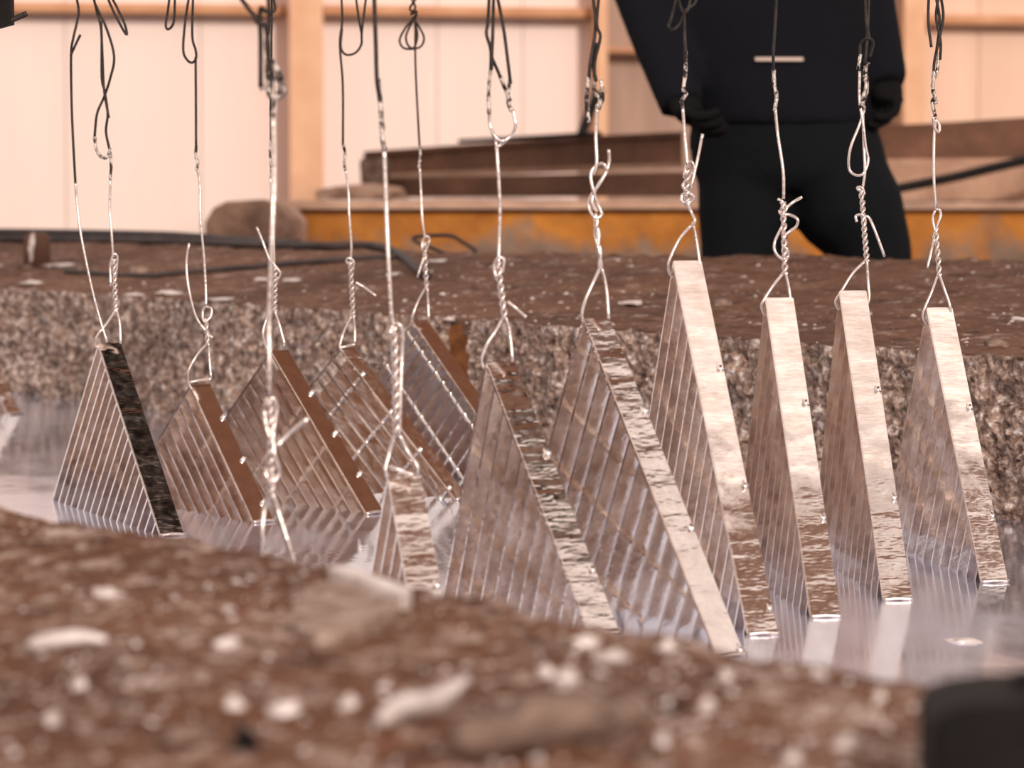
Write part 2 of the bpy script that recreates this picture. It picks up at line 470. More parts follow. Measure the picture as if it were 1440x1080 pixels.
def column(name, x0, x1, label, y1=None):
    a0 = onwall(x0, HZ, 0.24)
    t = thing(name, label, 'column', (a0.x, a0.y, WB))
    wall_piece('front_flange', x0, x1, None, y1, 0.215, 0.014, M['tan'], t)
    xm = (x0 + x1) / 2
    wall_piece('web', xm - 2, xm + 2, None, y1, 0.014, 0.20, M['tan'], t)
    wall_piece('back_flange', x0, x1, None, y1, 0.0, 0.014, M['tan'], t)
    return t
column('wall_column', 408, 455, 'tan steel column against the cream wall, left of the rusty slabs')
column('wall_column', 1270, 1301, 'tan steel column against the wall, just right of the worker')
column('wall_column', 839, 854, 'thin tan steel post on the wall, left of the worker')
def girt(x0, x1, ya, yb, label):
    a0 = onwall(x0, HZ, 0.08)
    t = thing('wall_girt', label, 'wall rail', (a0.x, a0.y, onwall(x0, yb, .08).z))
    wall_piece('rail', x0, x1, ya, yb, 0.0, 0.075, M['girt'], t)
    wall_piece('lower_lip', x0, x1, yb - 1, yb + 2, 0.012, 0.066, M['brown'], t)
girt(-480, 404, 2, 16, 'tan horizontal rail along the top of the wall, left of the thick column')
girt(457, 838, 9, 23, 'tan horizontal rail along the wall, between the thick column and the thin post')
girt(855, 1268, 69, 76, 'thin reddish rail on the shaded wall panels behind the worker')
girt(1303, 1930, 24, 37, 'tan horizontal rail along the wall, right of the worker')

# ------------------------------------------------------------------ stacked beams and slabs in the yard behind
# orange-stained concrete barrier
DA = 8.3
A0 = P(392, 282, DA); A1 = P(1700, 292, DA); A0.z = A1.z = (A0.z + A1.z) / 2
bar = thing('concrete_barrier', 'long concrete barrier with flaking orange paint behind the ledge', 'barrier', (A0.x, A0.y, WB))
L = (A1 - A0).length / 2; mid = (A0 + A1) / 2; H_ = A0.z - WB
bm = bmesh.new(); add_box(bm, Vector((mid.x, mid.y + 0.25, WB + H_ / 2 - 0.01)), Vector((L, 0, 0)), Vector((0, .25, 0)), UPV * (H_ / 2 - 0.01))
bmesh.ops.bevel(bm, geom=bm.edges[:], offset=0.02, segments=2, affect='EDGES')
ob = from_bm('painted_body', bm, M['orange'], bar)
ob.location = (0, 0, A0.z - WB)             # texture origin at the top edge
for v in ob.data.vertices: v.co.z -= (A0.z - WB)
def cap_fn(u, v):
    x = A0.x - 0.02 + (2 * L + 0.04) * u; y = A0.y - 0.012 + 0.55 * v
    z = A0.z - 0.012 + (0.012 + 0.010 * fbm(Vector((x * 5, y * 5, 1))) + 0.02 * max(0, fbm(Vector((x * 2, y * 3, 6))))) * (1 if 0 < v < 1 else 0)
    return Vector((x, y, z))
cap = grid_mesh('dusty_cap', frange(0, 1, 1 / 160), [0, .02, .1, .25, .4, .6, .8, 1], cap_fn, M['dust'])
for v in cap.data.vertices: v.co -= Vector(bar.location)
cap.parent = bar
# dusty mound at the foot of the column, on the barrier's far edge
def mound(name, x0, x1, yt, yb, D, depth, mat, label, cat, seed):
    bl = P(x0, yb, D); br = P(x1, yb, D); tp = P((x0 + x1) / 2, yt, D)
    w_ = (br - bl).length; h_ = tp.z - bl.z
    rnd = random.Random(seed)
    bm = bmesh.new(); bmesh.ops.create_icosphere(bm, subdivisions=3, radius=1)
    for v in bm.verts:
        n = v.co.copy(); k = 1 + 0.28 * noise.noise(n * 1.6 + Vector((seed, 0, 0))) + 0.10 * noise.noise(n * 4 + Vector((seed, 2, 0)))
        v.co = Vector((n.x * k * w_ / 2, n.y * k * depth / 2, max(n.z * k, -0.25) * h_ * 0.92))
        v.co += Vector(((bl.x + br.x) / 2, (bl.y + br.y) / 2 + depth / 2, bl.z))
    o = from_bm(name, bm, mat, None, False, org=Vector(((bl.x + br.x) / 2, (bl.y + br.y) / 2 + depth / 2, bl.z)))
    return tag(o, label, cat)
# block lump on the left of the barrier
bm = bmesh.new()
oc = [(288, 312), (300, 292), (318, 283), (372, 280), (392, 288), (407, 306), (409, 352), (286, 352)]
fr = [bm.verts.new(P(x, y, 8.0)) for x, y in oc]
bk = [bm.verts.new(P(x, y, 8.0) + Vector((0.03, .26, -0.012))) for x, y in oc]
bm.faces.new(fr); bm.faces.new(bk[::-1])
for i in range(len(oc)): bm.faces.new((fr[i], bk[i], bk[(i + 1) % len(oc)], fr[(i + 1) % len(oc)]))
bmesh.ops.bevel(bm, geom=bm.edges[:], offset=0.004, segments=1, affect='EDGES')
low = P(340, 352, 8.0)
for v in bm.verts:
    if v.co.z < low.z + 0.02: v.co.z = WB
tag(from_bm('concrete_block', bm, M['rock'], None, org=Vector((low.x, low.y, WB))), 'grey-brown chipped concrete block at the left end of the orange barrier', 'block')

def slab(name, px, D0, D1, label, cat, mat, depth, lipmat=None, lip=None, base=None):
    """prism whose front outline is given in photo pixels, its depth running from D0 at the left to D1 at the right"""
    xs = [p[0] for p in px]; xa, xb = min(xs), max(xs)
    def at(x, y):
        return P(x, y, D0 + (D1 - D0) * (x - xa) / (xb - xa))
    front = [at(x, y) for x, y in px]
    low = min(front, key=lambda v: v.z)
    t = thing(name, label, cat, (front[0].x, front[0].y, low.z))
    bm = bmesh.new()
    fr = [bm.verts.new(v) for v in front]; bk = [bm.verts.new(v + Vector((0, depth, 0))) for v in front]
    bm.faces.new(fr); bm.faces.new(bk[::-1]); n = len(fr)
    for i in range(n): bm.faces.new((fr[i], bk[i], bk[(i + 1) % n], fr[(i + 1) % n]))
    bmesh.ops.bevel(bm, geom=bm.edges[:], offset=0.006, segments=1, affect='EDGES')
    from_bm('web_plate', bm, mat, t)
    for pts, th, m_ in (lip or []):
        bm = bmesh.new()
        vs_ = [at(x, y) for x, y in pts]
        f2 = [bm.verts.new(v + Vector((0, -th, 0))) for v in vs_]; b2 = [bm.verts.new(v + Vector((0, depth + .02, 0))) for v in vs_]
        bm.faces.new(f2); bm.faces.new(b2[::-1]); n = len(f2)
        for i in range(n): bm.faces.new((f2[i], b2[i], b2[(i + 1) % n], f2[(i + 1) % n]))
        from_bm('flange', bm, m_, t)
    return t
slab('steel_beam', [(512, 218), (640, 208), (830, 196), (960, 190), (960, 236), (830, 240), (640, 244), (512, 252)], 9.9, 9.3,
     'rust-brown steel beam stacked on the barrier, left of the worker', 'beam', M['brown'], 0.22,
     lip=[([(512, 213), (640, 204), (830, 191), (960, 185), (960, 191), (830, 198), (640, 210), (512, 220)], 0.02, M['brown']),
          ([(512, 246), (640, 240), (830, 233), (960, 229), (960, 236), (830, 241), (640, 248), (512, 254)], 0.05, M['dust'])])
slab('steel_beam', [(542, 250), (760, 246), (965, 242), (965, 276), (760, 276), (542, 276)], 9.35, 9.1,
     'lower dark steel beam lying on the barrier, under the rust-brown beam', 'beam', M['brown'], 0.4,
     lip=[([(542, 270), (965, 269), (965, 276), (542, 277)], 0.05, M['brown'])])
slab('steel_beam', [(1180, 178), (1300, 174), (1440, 165), (1700, 148), (1700, 222), (1440, 228), (1180, 230)], 9.2, 8.8,
     'tall rust-brown steel beam stacked right of the worker', 'beam', M['brown'], 0.2,
     lip=[([(1180, 224), (1440, 222), (1700, 214), (1700, 223), (1440, 230), (1180, 233)], 0.06, M['dust'])])
slab('steel_beam', [(1180, 233), (1440, 231), (1700, 226), (1700, 284), (1180, 284)], 8.95, 8.7,
     'lower grey-brown beam between the tall beam and barrier, right of the worker', 'beam', M['dust'], 0.4)
tube('shade_bar', [P(1200, 277, 8.45), P(1330, 252, 8.5), P(1460, 222, 8.55), P(1700, 175, 8.6)], 0.014, M['black'])  # solid bar standing in for a diagonal shadow on the beam
tag(bpy.data.objects['shade_bar'], 'dark bar drawn for the diagonal shade across the grey-brown beam right of the worker', 'bar')
tube('loose_bar', [P(645, 199, 9.35), P(740, 194, 9.3), P(846, 188, 9.25)], 0.007, M['black'])
tag(bpy.data.objects['loose_bar'], 'thin dark bar lying on top of the rust-brown beam', 'bar')
bm = bmesh.new(); p0 = P(818, 188, 9.45); p1 = P(842, 128, 9.6)
d = (p1 - p0); add_box(bm, (p0 + p1) / 2, d / 2, Vector((0.018, 0, 0.004)), Vector((0, .03, 0)))
tag(from_bm('wooden_prop', bm, M['black'], None, org=p0), 'short dark prop leaning above the beam beside the thin post', 'prop')
bm = bmesh.new()
for pts in ([(505, 222), (545, 222), (545, 262), (508, 262)],):
    fr = [bm.verts.new(P(x, y, 9.25)) for x, y in pts]; bk = [bm.verts.new(P(x, y, 9.25) + Vector((0, .2, 0))) for x, y in pts]
    bm.faces.new(fr); bm.faces.new(bk[::-1])
    for i in range(4): bm.faces.new((fr[i], bk[i], bk[(i + 1) % 4], fr[(i + 1) % 4]))
bmesh.ops.bevel(bm, geom=bm.edges[:], offset=0.008, segments=2, affect='EDGES')
tag(from_bm('timber_chock', bm, M['dross'], None, org=P(525, 262, 9.25)), 'dark chock holding the left end of the rust-brown beam', 'chock')
mound('dust_heap', 428, 575, 258, 277, 9.0, .35, M['dust'], 'pale dust heap on the barrier, at the foot of the thick column', 'heap', 3)

# ------------------------------------------------------------------ gratings
WD = 0.030        # bar depth
def solve_heading(A, T, E, ang):
    best = None
    for i in range(40, 860):
        ps = R(i / 10)
        n = Vector((math.cos(ps), math.sin(ps), 0))
        t = PPL(*T, A, n); e = PPL(*E, A, n)
        a1 = (A - t).angle(e - t)
        er = abs(a1 - ang)
        if best is None or er < best[0]: best = (er, ps, n, t, e, a1)
    return best
GR = {}
def twisted_rod(bm, p, d, L, n, r=0.0028):
    k = max(2, int(L / 0.006)); b = d.cross(n).normalized(); rings = []
    for i in range(k + 1):
        an = i * 0.006 / 0.030 * math.pi
        rings.append([bm.verts.new(p + d * (L * i / k) + (n * math.cos(an + j * math.pi / 2) + b * math.sin(an + j * math.pi / 2)) * r * 1.3) for j in range(4)])
    for a_, b_ in zip(rings, rings[1:]):
        for j in range(4): bm.faces.new((a_[j], a_[(j + 1) % 4], b_[(j + 1) % 4], b_[j]))
    bm.faces.new(rings[0][::-1]); bm.faces.new(rings[-1])
def grating(key, A, T, E, ang, along, sp, rodpitch, rod0, rodside, label, zcut=-0.07):
    Aw = PZ(*A, 0.0)
    er, ps, n, t, e, a1 = solve_heading(Aw, T, E, R(ang))
    e1 = (Aw - t).normalized(); e2 = (e - t)
    # make the second edge exactly at the wanted angle
    side = (e2 - e1 * e2.dot(e1)).normalized()
    e2 = (e1 * math.cos(R(ang)) + side * math.sin(R(ang))).normalized()
    print('grating', key, 'heading %.1f corner %.1f D %.2f top z %.3f' % (math.degrees(ps), math.degrees(a1), t.y, t.z))
    g = thing('steel_grating', label, 'grating', (Aw.x, Aw.y, 0), 'galvanised gratings hanging in the zinc')
    def length_to(z, p, d): return max(0.0, (z - p.z) / d.z) if d.z < -1e-6 else 0.6
    tp = 0.0042
    inn = side                       # in-plane, from band into the grating
    # end plate (the band facing the camera)
    Lb = length_to(zcut, t, e1)
    bm = bmesh.new()
    add_box(bm, t + e1 * Lb / 2 + inn * tp / 2 + n * WD / 2, e1 * Lb / 2, inn * tp / 2, n * WD / 2)
    bmesh.ops.bevel(bm, geom=bm.edges[:], offset=0.0009, segments=2, affect='EDGES')
    band = from_bm('end_plate', bm, M['plate_frosted' if key in ('R1', 'R2', 'R3', 'R4') else 'plate'], g)
    if along == 'edge':
        bd = e2; per = (e1 - e2 * e1.dot(e2)).normalized(); skew = math.tan(R(ang)) if ang < 89.9 else 1e9
    else:
        bd = e1; per = e2; skew = 1e9
        Le = length_to(zcut, t, e2)
        bm = bmesh.new(); pin = e1
        add_box(bm, t + e2 * Le / 2 + pin * tp / 2 + n * WD / 2, e2 * Le / 2, pin * tp / 2, n * WD / 2)
        from_bm('end_plate', bm, M['bar'], g)
    k = 0 if along == 'edge' else 1
    while k < 26:
        r_ = k * sp
        st = t + per * r_ + bd * (r_ / skew if skew < 1e8 else 0.0) 
        st = st + inn * 0.004 if along == 'edge' else st + bd * 0.003
        if st.z < zcut + 0.03: break
        Lk = length_to(zcut, st, bd)
        bm = bmesh.new()
        add_box(bm, st + bd * Lk / 2 + per * 0.0016 + n * WD / 2, bd * Lk / 2, per * 0.0016, n * (WD / 2 - 0.0006))
        from_bm('bearing_bar', bm, M['bar'], g)
        k += 1
    nof = 0.0045 if rodside == 'near' else WD - 0.004
    j = 0
    while j < 12:
        s_ = rod0 + j * rodpitch; j += 1
        p0 = t + bd * s_ + n * nof
        ov = 0.004
        d_ = per
        if skew < 1e8:
            Lr = s_ * skew + ov
            # rods run from the edge bar towards the band
        else: Lr = 1.0
        p0 = p0 - d_ * ov
        if p0.z < zcut: break
        Lr = min(Lr + ov, length_to(zcut, p0, d_) if d_.z < -1e-6 else 0.5, 0.6)
        if Lr < 0.02: continue
        bm = bmesh.new(); twisted_rod(bm, p0, d_, Lr, n)
        # solder beads where the rod meets the bars
        q_ = ov
        while q_ < Lr - 0.002:
            ce = p0 + d_ * (q_ + 0.0016)
            m4 = Matrix.Translation(ce) @ Matrix.Diagonal((1, 1, 1, 1))
            bmesh.ops.create_icosphere(bm, subdivisions=1, radius=0.0046, matrix=m4)
            q_ += sp
        from_bm('cross_rod', bm, M['bar'], g, True)
    wl = t + e1 * (-t.z / e1.z)
    mn = tube('zinc_meniscus', [wl - n * 0.001 - inn * 0.0005 + UPV * 0.001, wl + n * WD / 2 - inn * 0.0012 + UPV * 0.0016, wl + n * (WD + 0.001) - inn * 0.0005 + UPV * 0.001], 0.0022, M['wire'], g, sm=4)
    mn.parent = band
    GR[key] = (t, n, e1, e2, g)
    return g
# back left row
grating('L1', (226, 755), (137.5, 482), (73, 702), 90, 'edge', 0.0195, 0.068, 0.05, 'far', 'grating with a dark-reflecting end plate, at the left end of the back row')
grating('L2', (357, 736), (267, 541), (217, 626), 90, 'band', 0.0195, 0.068, 0.055, 'far', 'low grating with a small peak, second from the left in the back row')
grating('L3', (516, 724), (380, 493), (321, 579), 90, 'band', 0.0195, 0.068, 0.075, 'far', 'plain brown-plated grating third from the left in the back row')
grating('L4', (642, 704), (478, 489), (436, 542), 90, 'band', 0.0195, 0.068, 0.05, 'near', 'grating with lattice openings, fourth from the left in the back row')
grating('L5', (741, 685), (579, 450), (519, 546), 90, 'edge', 0.0205, 0.068, 0.022, 'near', 'grating half hidden behind the others, rightmost of the back row')
grating('L0', (12, 584), (-38, 486), (-76, 534), 90, 'band', 0.0195, 0.068, 0.05, 'near', 'grating corner cut off by the left edge of the picture')
# front right row
grating('R1', (1380, 820), (1303, 432), (1257, 682), 62, 'edge', 0.0255, 0.062, 0.06, 'far', 'rightmost grating of the front row')
grating('R2', (1242, 845), (1180, 408), (1152, 675), 62, 'edge', 0.0255, 0.062, 0.06, 'far', 'second grating from the right in the front row')
grating('R3', (1140, 869), (1076, 418), (1047, 667), 62, 'edge', 0.0255, 0.062, 0.06, 'far', 'third grating from the right in the front row, narrow and edge-on')
grating('R4', (1052, 894), (946.5, 366), (911, 594), 62, 'edge', 0.0255, 0.062, 0.06, 'far', 'tallest grating of the front row, its tip reaching the ledge back')
grating('R5', (1010, 925), (820, 447), (769, 639), 62, 'edge', 0.0235, 0.060, 0.05, 'far', 'wide grating with a cream lower plate, just left of the tallest one')
grating('R6', (852, 950), (683, 508), (623, 839), 62, 'edge', 0.0235, 0.060, 0.05, 'far', 'wide grating with a dark-streaked upper plate, in the middle of the picture')
grating('R7', (598, 975), (545, 667), (520, 815), 62, 'edge', 0.0235, 0.060, 0.05, 'far', 'nearest small grating, its tip just above the rim')

grating('R8', (440, 1012), (387, 806), (366, 900), 62, 'edge', 0.0235, 0.060, 0.05, 'far', 'grating under the thick blurred wire, hidden behind the near rim')

# ------------------------------------------------------------------ hanging wires
RACK_Z = 1.25
def hang(key, D, label, dark=(), crust=(), galv=(), twist=(), r=0.0016, top=None):
    """strands in photo pixels at the depth of the grating they carry"""
    first = (list(galv) + [[t[0], t[1]] for t in twist])[0][-1] if galv or twist else dark[0][-1]
    b = P(first[0], first[1], D)
    t = thing('hanging_wire', label, 'wire', b, 'wires holding the gratings')
    def pts(pl, jig=0.0):
        return [P(x, y, D) + Vector((0, jig * math.sin(i * 2.1), 0)) for i, (x, y) in enumerate(pl)]
    for i, pl in enumerate(dark):
        tube('blackened_strand', pts(pl, 0.004), r * 1.02, M['dark_wire'], t)
    for pl in crust:
        tube('crusted_strand', pts(pl, 0.002), r * 1.25, M['crust_wire'], t, rfun=lambda u: 1 + 0.45 * noise.noise(Vector((u * 14, D * 9, 0))))
    for pl in galv:
        tube('galvanised_strand', pts(pl, 0.002), r, M['wire'], t)
    for a_, b_, turns, ra in twist:
        p0 = P(*a_, D); p1 = P(*b_, D); ax = (p1 - p0); Lx = ax.length; ax.normalize()
        s1 = ax.cross(Vector((0, 1, 0))).normalized(); s2 = ax.cross(s1)
        for ph in (0, math.pi):
            n_ = int(turns * 10); q = []
            for i in range(n_ + 1):
                u = i / n_; an = u * turns * 2 * math.pi + ph
                rr = ra * D / F * (0.75 + 0.35 * noise.noise(Vector((u * 5, D, ph))))
                q.append(p0 + ax * (Lx * u) + (s1 * math.cos(an) + s2 * math.sin(an)) * rr)
            bm = bmesh.new(); add_tube(bm, q, r * 0.95, 6); from_bm('twisted_strand', bm, M['wire'], t, True)
    if top is not None:
        for (x, y) in top:
            p = P(x, y, D); tube('blackened_strand', [p, p + Vector((0.002, 0.003, 0.2)), Vector((p.x, p.y, RACK_Z))], r, M['dark_wire'], t)
    return t
def dT(k): return GR[k][0].y / ray(720, 500).y
hang('L1a', dT('L1') - .02, 'straight slanting wire ending on the dark-reflecting end plate',
     dark=[[(107, -6), (110, 18), (104, 52), (100, 75), (100, 140), (103, 190), (106, 258)], [(113, 49), (106, 62), (100, 78)]],
     galv=[[(106, 256), (108, 285), (114, 330), (129, 405), (140, 448), (151, 481)]], top=[(107, -6)])
hang('L1b', dT('L1'), 'wire with a long dark double loop above the dark-reflecting end plate',
     dark=[[(131, -6), (136, 18), (143, 45), (143, 108), (147, 130), (152, 160), (149, 185), (154, 212)],
           [(134, 6), (150, 42), (161, 80), (155, 110), (146, 136), (137, 160), (133, 192)],
           [(142, 30), (144, 90), (147, 128), (153, 166)],
           [(150, -6), (162, 22), (178, 49), (176, 36), (165, 12), (156, -6)]],
     crust=[[(133, 192), (135, 210), (143, 221), (151, 221), (155, 208)], [(155, 214), (156, 235), (155, 252)]],
     galv=[[(155, 250), (154, 295), (157, 325), (159, 362)], [(164, 434), (150, 455), (137, 472), (134, 484), (139, 492)], [(163, 434), (168, 455), (170, 483)],
           [(156, 402), (155, 375), (160, 358), (165, 362), (163, 390)]],
     twist=[((160, 364), (163, 436), 4, 3.0)], top=[(131, -6), (150, -6)])
hang('L2', dT('L2'), 'wire with a curved hook tail above the low grating',
     dark=[[(266, -6), (260, 30), (258, 70), (263, 84), (270, 88), (276, 82), (275, 70), (270, 50), (272, -6)],
           [(246, -6), (244, 30), (238, 41), (233, 36), (236, 12), (239, -6)], [(275, 80), (275, 140), (276, 206)]],
     crust=[[(276, 204), (275, 218), (278, 228), (276, 240)]],
     galv=[[(277, 234), (281, 262), (282, 310), (286, 352), (289, 400), (290, 432)], [(266, 342), (262, 372), (266, 408), (275, 444), (288, 464), (299, 475)],
           [(290, 430), (285, 438), (287, 452), (296, 446), (297, 434), (290, 431)],
           [(291, 484), (278, 498), (266, 520), (265, 538), (270, 548)], [(293, 468), (294, 500), (297, 533)], [(266, 538), (280, 535), (297, 533)]],
     twist=[((290, 448), (292, 486), 2, 2.6)], top=[(272, -6), (242, -6)])
hang('L3', dT('L3'), 'thin wire with a knot and upright tail, on the plain brown-plated grating',
     dark=[[(382, -6), (381, 60), (381, 130), (381, 200)]], crust=[[(381, 196), (380, 215), (382, 236), (381, 250)]],
     galv=[[(381, 248), (382, 290), (384, 330), (386, 380)], [(361, 319), (370, 342), (380, 365), (394, 384), (388, 396)],
           [(384, 436), (376, 447), (370, 468), (374, 487), (383, 497)], [(386, 436), (393, 458), (401, 486)]],
     twist=[((387, 375), (386, 438), 4, 3.6)], top=[(382, -6)])
hang('L4', dT('L4'), 'wire with a short side tail, on the grating with lattice openings',
     dark=[[(480, -6), (481, 30), (478, 62), (482, 120), (482, 204)], [(481, 40), (479, 66), (487, 77), (500, 74), (508, 62), (509, 45), (515, -6)], [(500, -6), (505, 30), (509, 50)]],
     crust=[[(482, 202), (485, 215), (484, 230), (486, 240)]],
     galv=[[(486, 236), (490, 272), (491, 300), (494, 345), (493, 368)], [(500, 397), (512, 404), (529, 416)],
           [(495, 444), (484, 466), (478, 488), (484, 496)], [(497, 444), (499, 464), (499, 483)], [(478, 489), (488, 487), (499, 484)],
           [(494, 372), (487, 368), (490, 363), (497, 367), (497, 380)]],
     twist=[((493, 368), (497, 446), 4.5, 3.2)], top=[(480, -6), (515, -6), (500, -6)])
hang('L5', dT('L5'), 'wire with a dark bow of three loops, on the half-hidden grating',
     dark=[[(576, -6), (584, 10), (578, 20), (586, 16), (581, 26), (570, 40), (562, 56), (567, 67), (580, 69), (592, 65), (596, 52), (588, 36), (580, 24)],
           [(588, -6), (576, 12), (586, 20), (580, 30), (571, 50), (574, 64), (582, 67), (587, 50), (583, 28)], [(584, 24), (584, 90), (588, 170), (590, 206)]],
     crust=[[(590, 204), (591, 220), (589, 236)]],
     galv=[[(590, 234), (592, 270), (594, 310), (598, 336)], [(604, 338), (598, 356), (587, 390)],
           [(599, 404), (588, 424), (581, 442), (579, 452), (584, 462)], [(601, 404), (602, 428), (603, 448)],
           [(594, 352), (594, 340), (600, 332), (604, 338), (600, 352)]],
     twist=[((597, 340), (600, 408), 3.5, 3.0)], top=[(576, -6), (588, -6)])
hang('R8', 2.45, 'thick blurred wire with a big knot, its load hidden by the rim',
     dark=[[(377, -6), (379, 36), (375, 62), (380, 92), (384, 112)], [(384, -6), (386, 14), (376, 18), (366, 14), (366, 60), (367, 122)], [(336, -6), (350, 14), (368, 37)], [(372, 30), (378, 70), (376, 100)]],
     crust=[[(376, 82), (377, 112), (380, 134), (392, 136), (398, 128), (394, 108), (382, 84)], [(384, 108), (388, 130), (384, 162)], [(367, 118), (369, 126)]],
     galv=[[(384, 160), (385, 250), (383, 330), (380, 400), (378, 460), (379, 510), (378, 556)],
           [(376, 560), (372, 580), (377, 610), (386, 630), (378, 655), (374, 668), (383, 678), (392, 665), (386, 640), (384, 610), (389, 575), (383, 560), (374, 572)],
           [(389, 628), (405, 612), (434, 588)], [(381, 694), (372, 716), (369, 748), (366, 790), (366, 830)], [(383, 696), (391, 720), (403, 756), (414, 796), (420, 830)]],
     twist=[((379, 560), (382, 698), 5, 4.0)], r=0.0019, top=[(377, -6), (384, -6), (336, -6)])
hang('R7', dT('R7'), 'blurred wire with a long hooked twist above the nearest small grating',
     dark=[[(526, -6), (528, 60), (530, 110), (533, 134)]], crust=[[(531, 110), (535, 150), (538, 195), (541, 212)]],
     galv=[[(540, 205), (543, 290), (546, 360), (550, 440), (553, 462)], [(548, 470), (553, 458), (561, 456), (566, 468), (565, 500), (563, 560), (561, 615)],
           [(556, 606), (548, 636), (542, 660), (545, 672)], [(562, 612), (572, 634), (586, 654), (585, 668), (578, 667), (560, 660), (548, 656)]],
     twist=[((554, 458), (558, 612), 5, 4.2)], r=0.0019, top=[(526, -6)])
hang('R6', dT('R6'), 'wire with a wide silver teardrop loop, on the middle grating',
     dark=[[(688, -6), (686, 30), (684, 48), (690, 70), (690, 98)], [(694, -6), (693, 40), (691, 98)], [(699, -6), (708, 40), (714, 86), (718, 118)], [(692, 82), (700, 100), (703, 108)]],
     crust=[[(690, 94), (687, 130), (688, 160)], [(702, 104), (712, 130), (717, 142)], [(717, 112), (714, 140), (719, 156)]],
     galv=[[(688, 156), (689, 176), (696, 192), (707, 198), (719, 190), (725, 176), (721, 154)], [(697, 206), (704, 204), (712, 196)],
           [(692, 186), (698, 205), (700, 232), (703, 290), (702, 340), (701, 372)], [(698, 392), (695, 374), (702, 362), (709, 366), (706, 384)], [(714, 424), (726, 434), (740, 446)],
           [(709, 444), (697, 466), (686, 482), (677, 506), (681, 518)], [(711, 446), (717, 470), (721, 508)]],
     twist=[((700, 368), (710, 450), 3.5, 4.0)], top=[(688, -6), (694, -6), (699, -6)])
hang('R5', dT('R5'), 'wire with a long open knot and upright tail, left of the worker',
     dark=[[(834, -6), (837, 40), (830, 88), (828, 110)], [(842, -6), (839, 34), (844, 52), (836, 86), (836, 112)], [(838, 60), (834, 90), (838, 114)]],
     crust=[[(828, 106), (825, 140), (828, 172)], [(837, 108), (835, 126), (844, 140), (842, 154)], [(845, 112), (847, 140), (839, 150)]],
     galv=[[(840, 150), (838, 190), (839, 230), (834, 246)], [(856, 210), (856, 232), (846, 254), (833, 272), (828, 290), (836, 306), (846, 302), (841, 288), (834, 268), (831, 244), (840, 232), (849, 231), (852, 242), (840, 262), (832, 284), (840, 298)],
           [(838, 300), (837, 330), (842, 352), (846, 376)],
           [(845, 374), (836, 394), (824, 420), (818, 444), (823, 456)], [(846, 376), (853, 408), (856, 448)]],
     twist=[((838, 306), (845, 378), 1.5, 2.4)], top=[(834, -6), (842, -6)])
hang('R4', dT('R4'), 'wire with a tall upright tail, on the tallest grating',
     dark=[[(952, -6), (944, 26), (940, 36), (945, 42), (956, 34), (965, 14), (976, 6), (981, -6)], [(953, -6), (958, 12), (966, 16), (972, -6)], [(962, 14), (963, 50), (964, 74)]],
     crust=[[(964, 72), (964, 100), (961, 126), (965, 132), (959, 142), (960, 152)]],
     galv=[[(960, 150), (963, 190), (967, 236)], [(988, 188), (982, 220), (971, 266)], [(962, 250), (966, 232), (973, 228), (975, 240), (966, 252), (960, 262), (968, 270)],
           [(958, 284), (960, 274), (970, 272), (976, 278), (970, 284), (958, 284)], [(966, 286), (972, 298), (977, 310), (974, 318)],
           [(972, 317), (956, 336), (942, 364), (940, 380), (946, 390)], [(974, 312), (980, 342), (986, 384)]],
     twist=[((966, 238), (966, 288), 2.5, 4.0)], top=[(952, -6), (972, -6)])
hang('R3', dT('R3'), 'wire with a side loop and short tail, hanging straight before the worker',
     dark=[[(1092, -6), (1090, 40), (1087, 76), (1088, 102)]], crust=[[(1088, 98), (1089, 118), (1092, 136), (1089, 156)]],
     galv=[[(1090, 150), (1094, 190), (1101, 240), (1102, 280)], [(1128, 277), (1116, 284), (1106, 292)], [(1094, 280), (1101, 284), (1106, 294), (1098, 300), (1096, 296)],
           [(1098, 302), (1110, 302), (1121, 308), (1120, 318), (1110, 326), (1100, 335)], [(1100, 318), (1090, 340), (1090, 354), (1100, 364), (1109, 360), (1106, 350), (1100, 345)],
           [(1103, 382), (1086, 404), (1073, 424), (1071, 432), (1076, 444)], [(1104, 382), (1110, 408), (1114, 446)]],
     twist=[((1101, 284), (1104, 386), 4.5, 3.6)], top=[(1092, -6)])
hang('R2', dT('R2'), 'wire with a silver teardrop loop and hanging tail, crossing the right leg of the worker',
     dark=[[(1217, -6), (1219, 30), (1222, 54)], [(1222, -6), (1221, 30), (1218, 70), (1216, 90)], [(1210, 78), (1211, 62), (1220, 54), (1228, 60), (1224, 80)]],
     crust=[[(1210, 76), (1207, 98)], [(1222, 88), (1215, 104), (1218, 120), (1213, 140), (1216, 154)], [(1217, 92), (1219, 130), (1208, 152)]],
     galv=[[(1209, 100), (1209, 140), (1213, 170), (1217, 205), (1221, 226), (1214, 244), (1203, 246), (1194, 236), (1196, 208), (1208, 178), (1216, 154)],
           [(1213, 154), (1215, 200), (1216, 240), (1213, 268)], [(1208, 268), (1206, 264), (1212, 264), (1216, 274)], [(1214, 304), (1222, 306), (1230, 324), (1244, 361)], [(1205, 312), (1204, 304), (1212, 302), (1217, 310), (1216, 324)],
           [(1218, 366), (1200, 384), (1183, 410), (1175, 424), (1180, 436)], [(1219, 366), (1221, 396), (1222, 420), (1218, 430)]],
     twist=[((1211, 266), (1219, 368), 5.5, 3.2)], top=[(1217, -6), (1222, -6)])
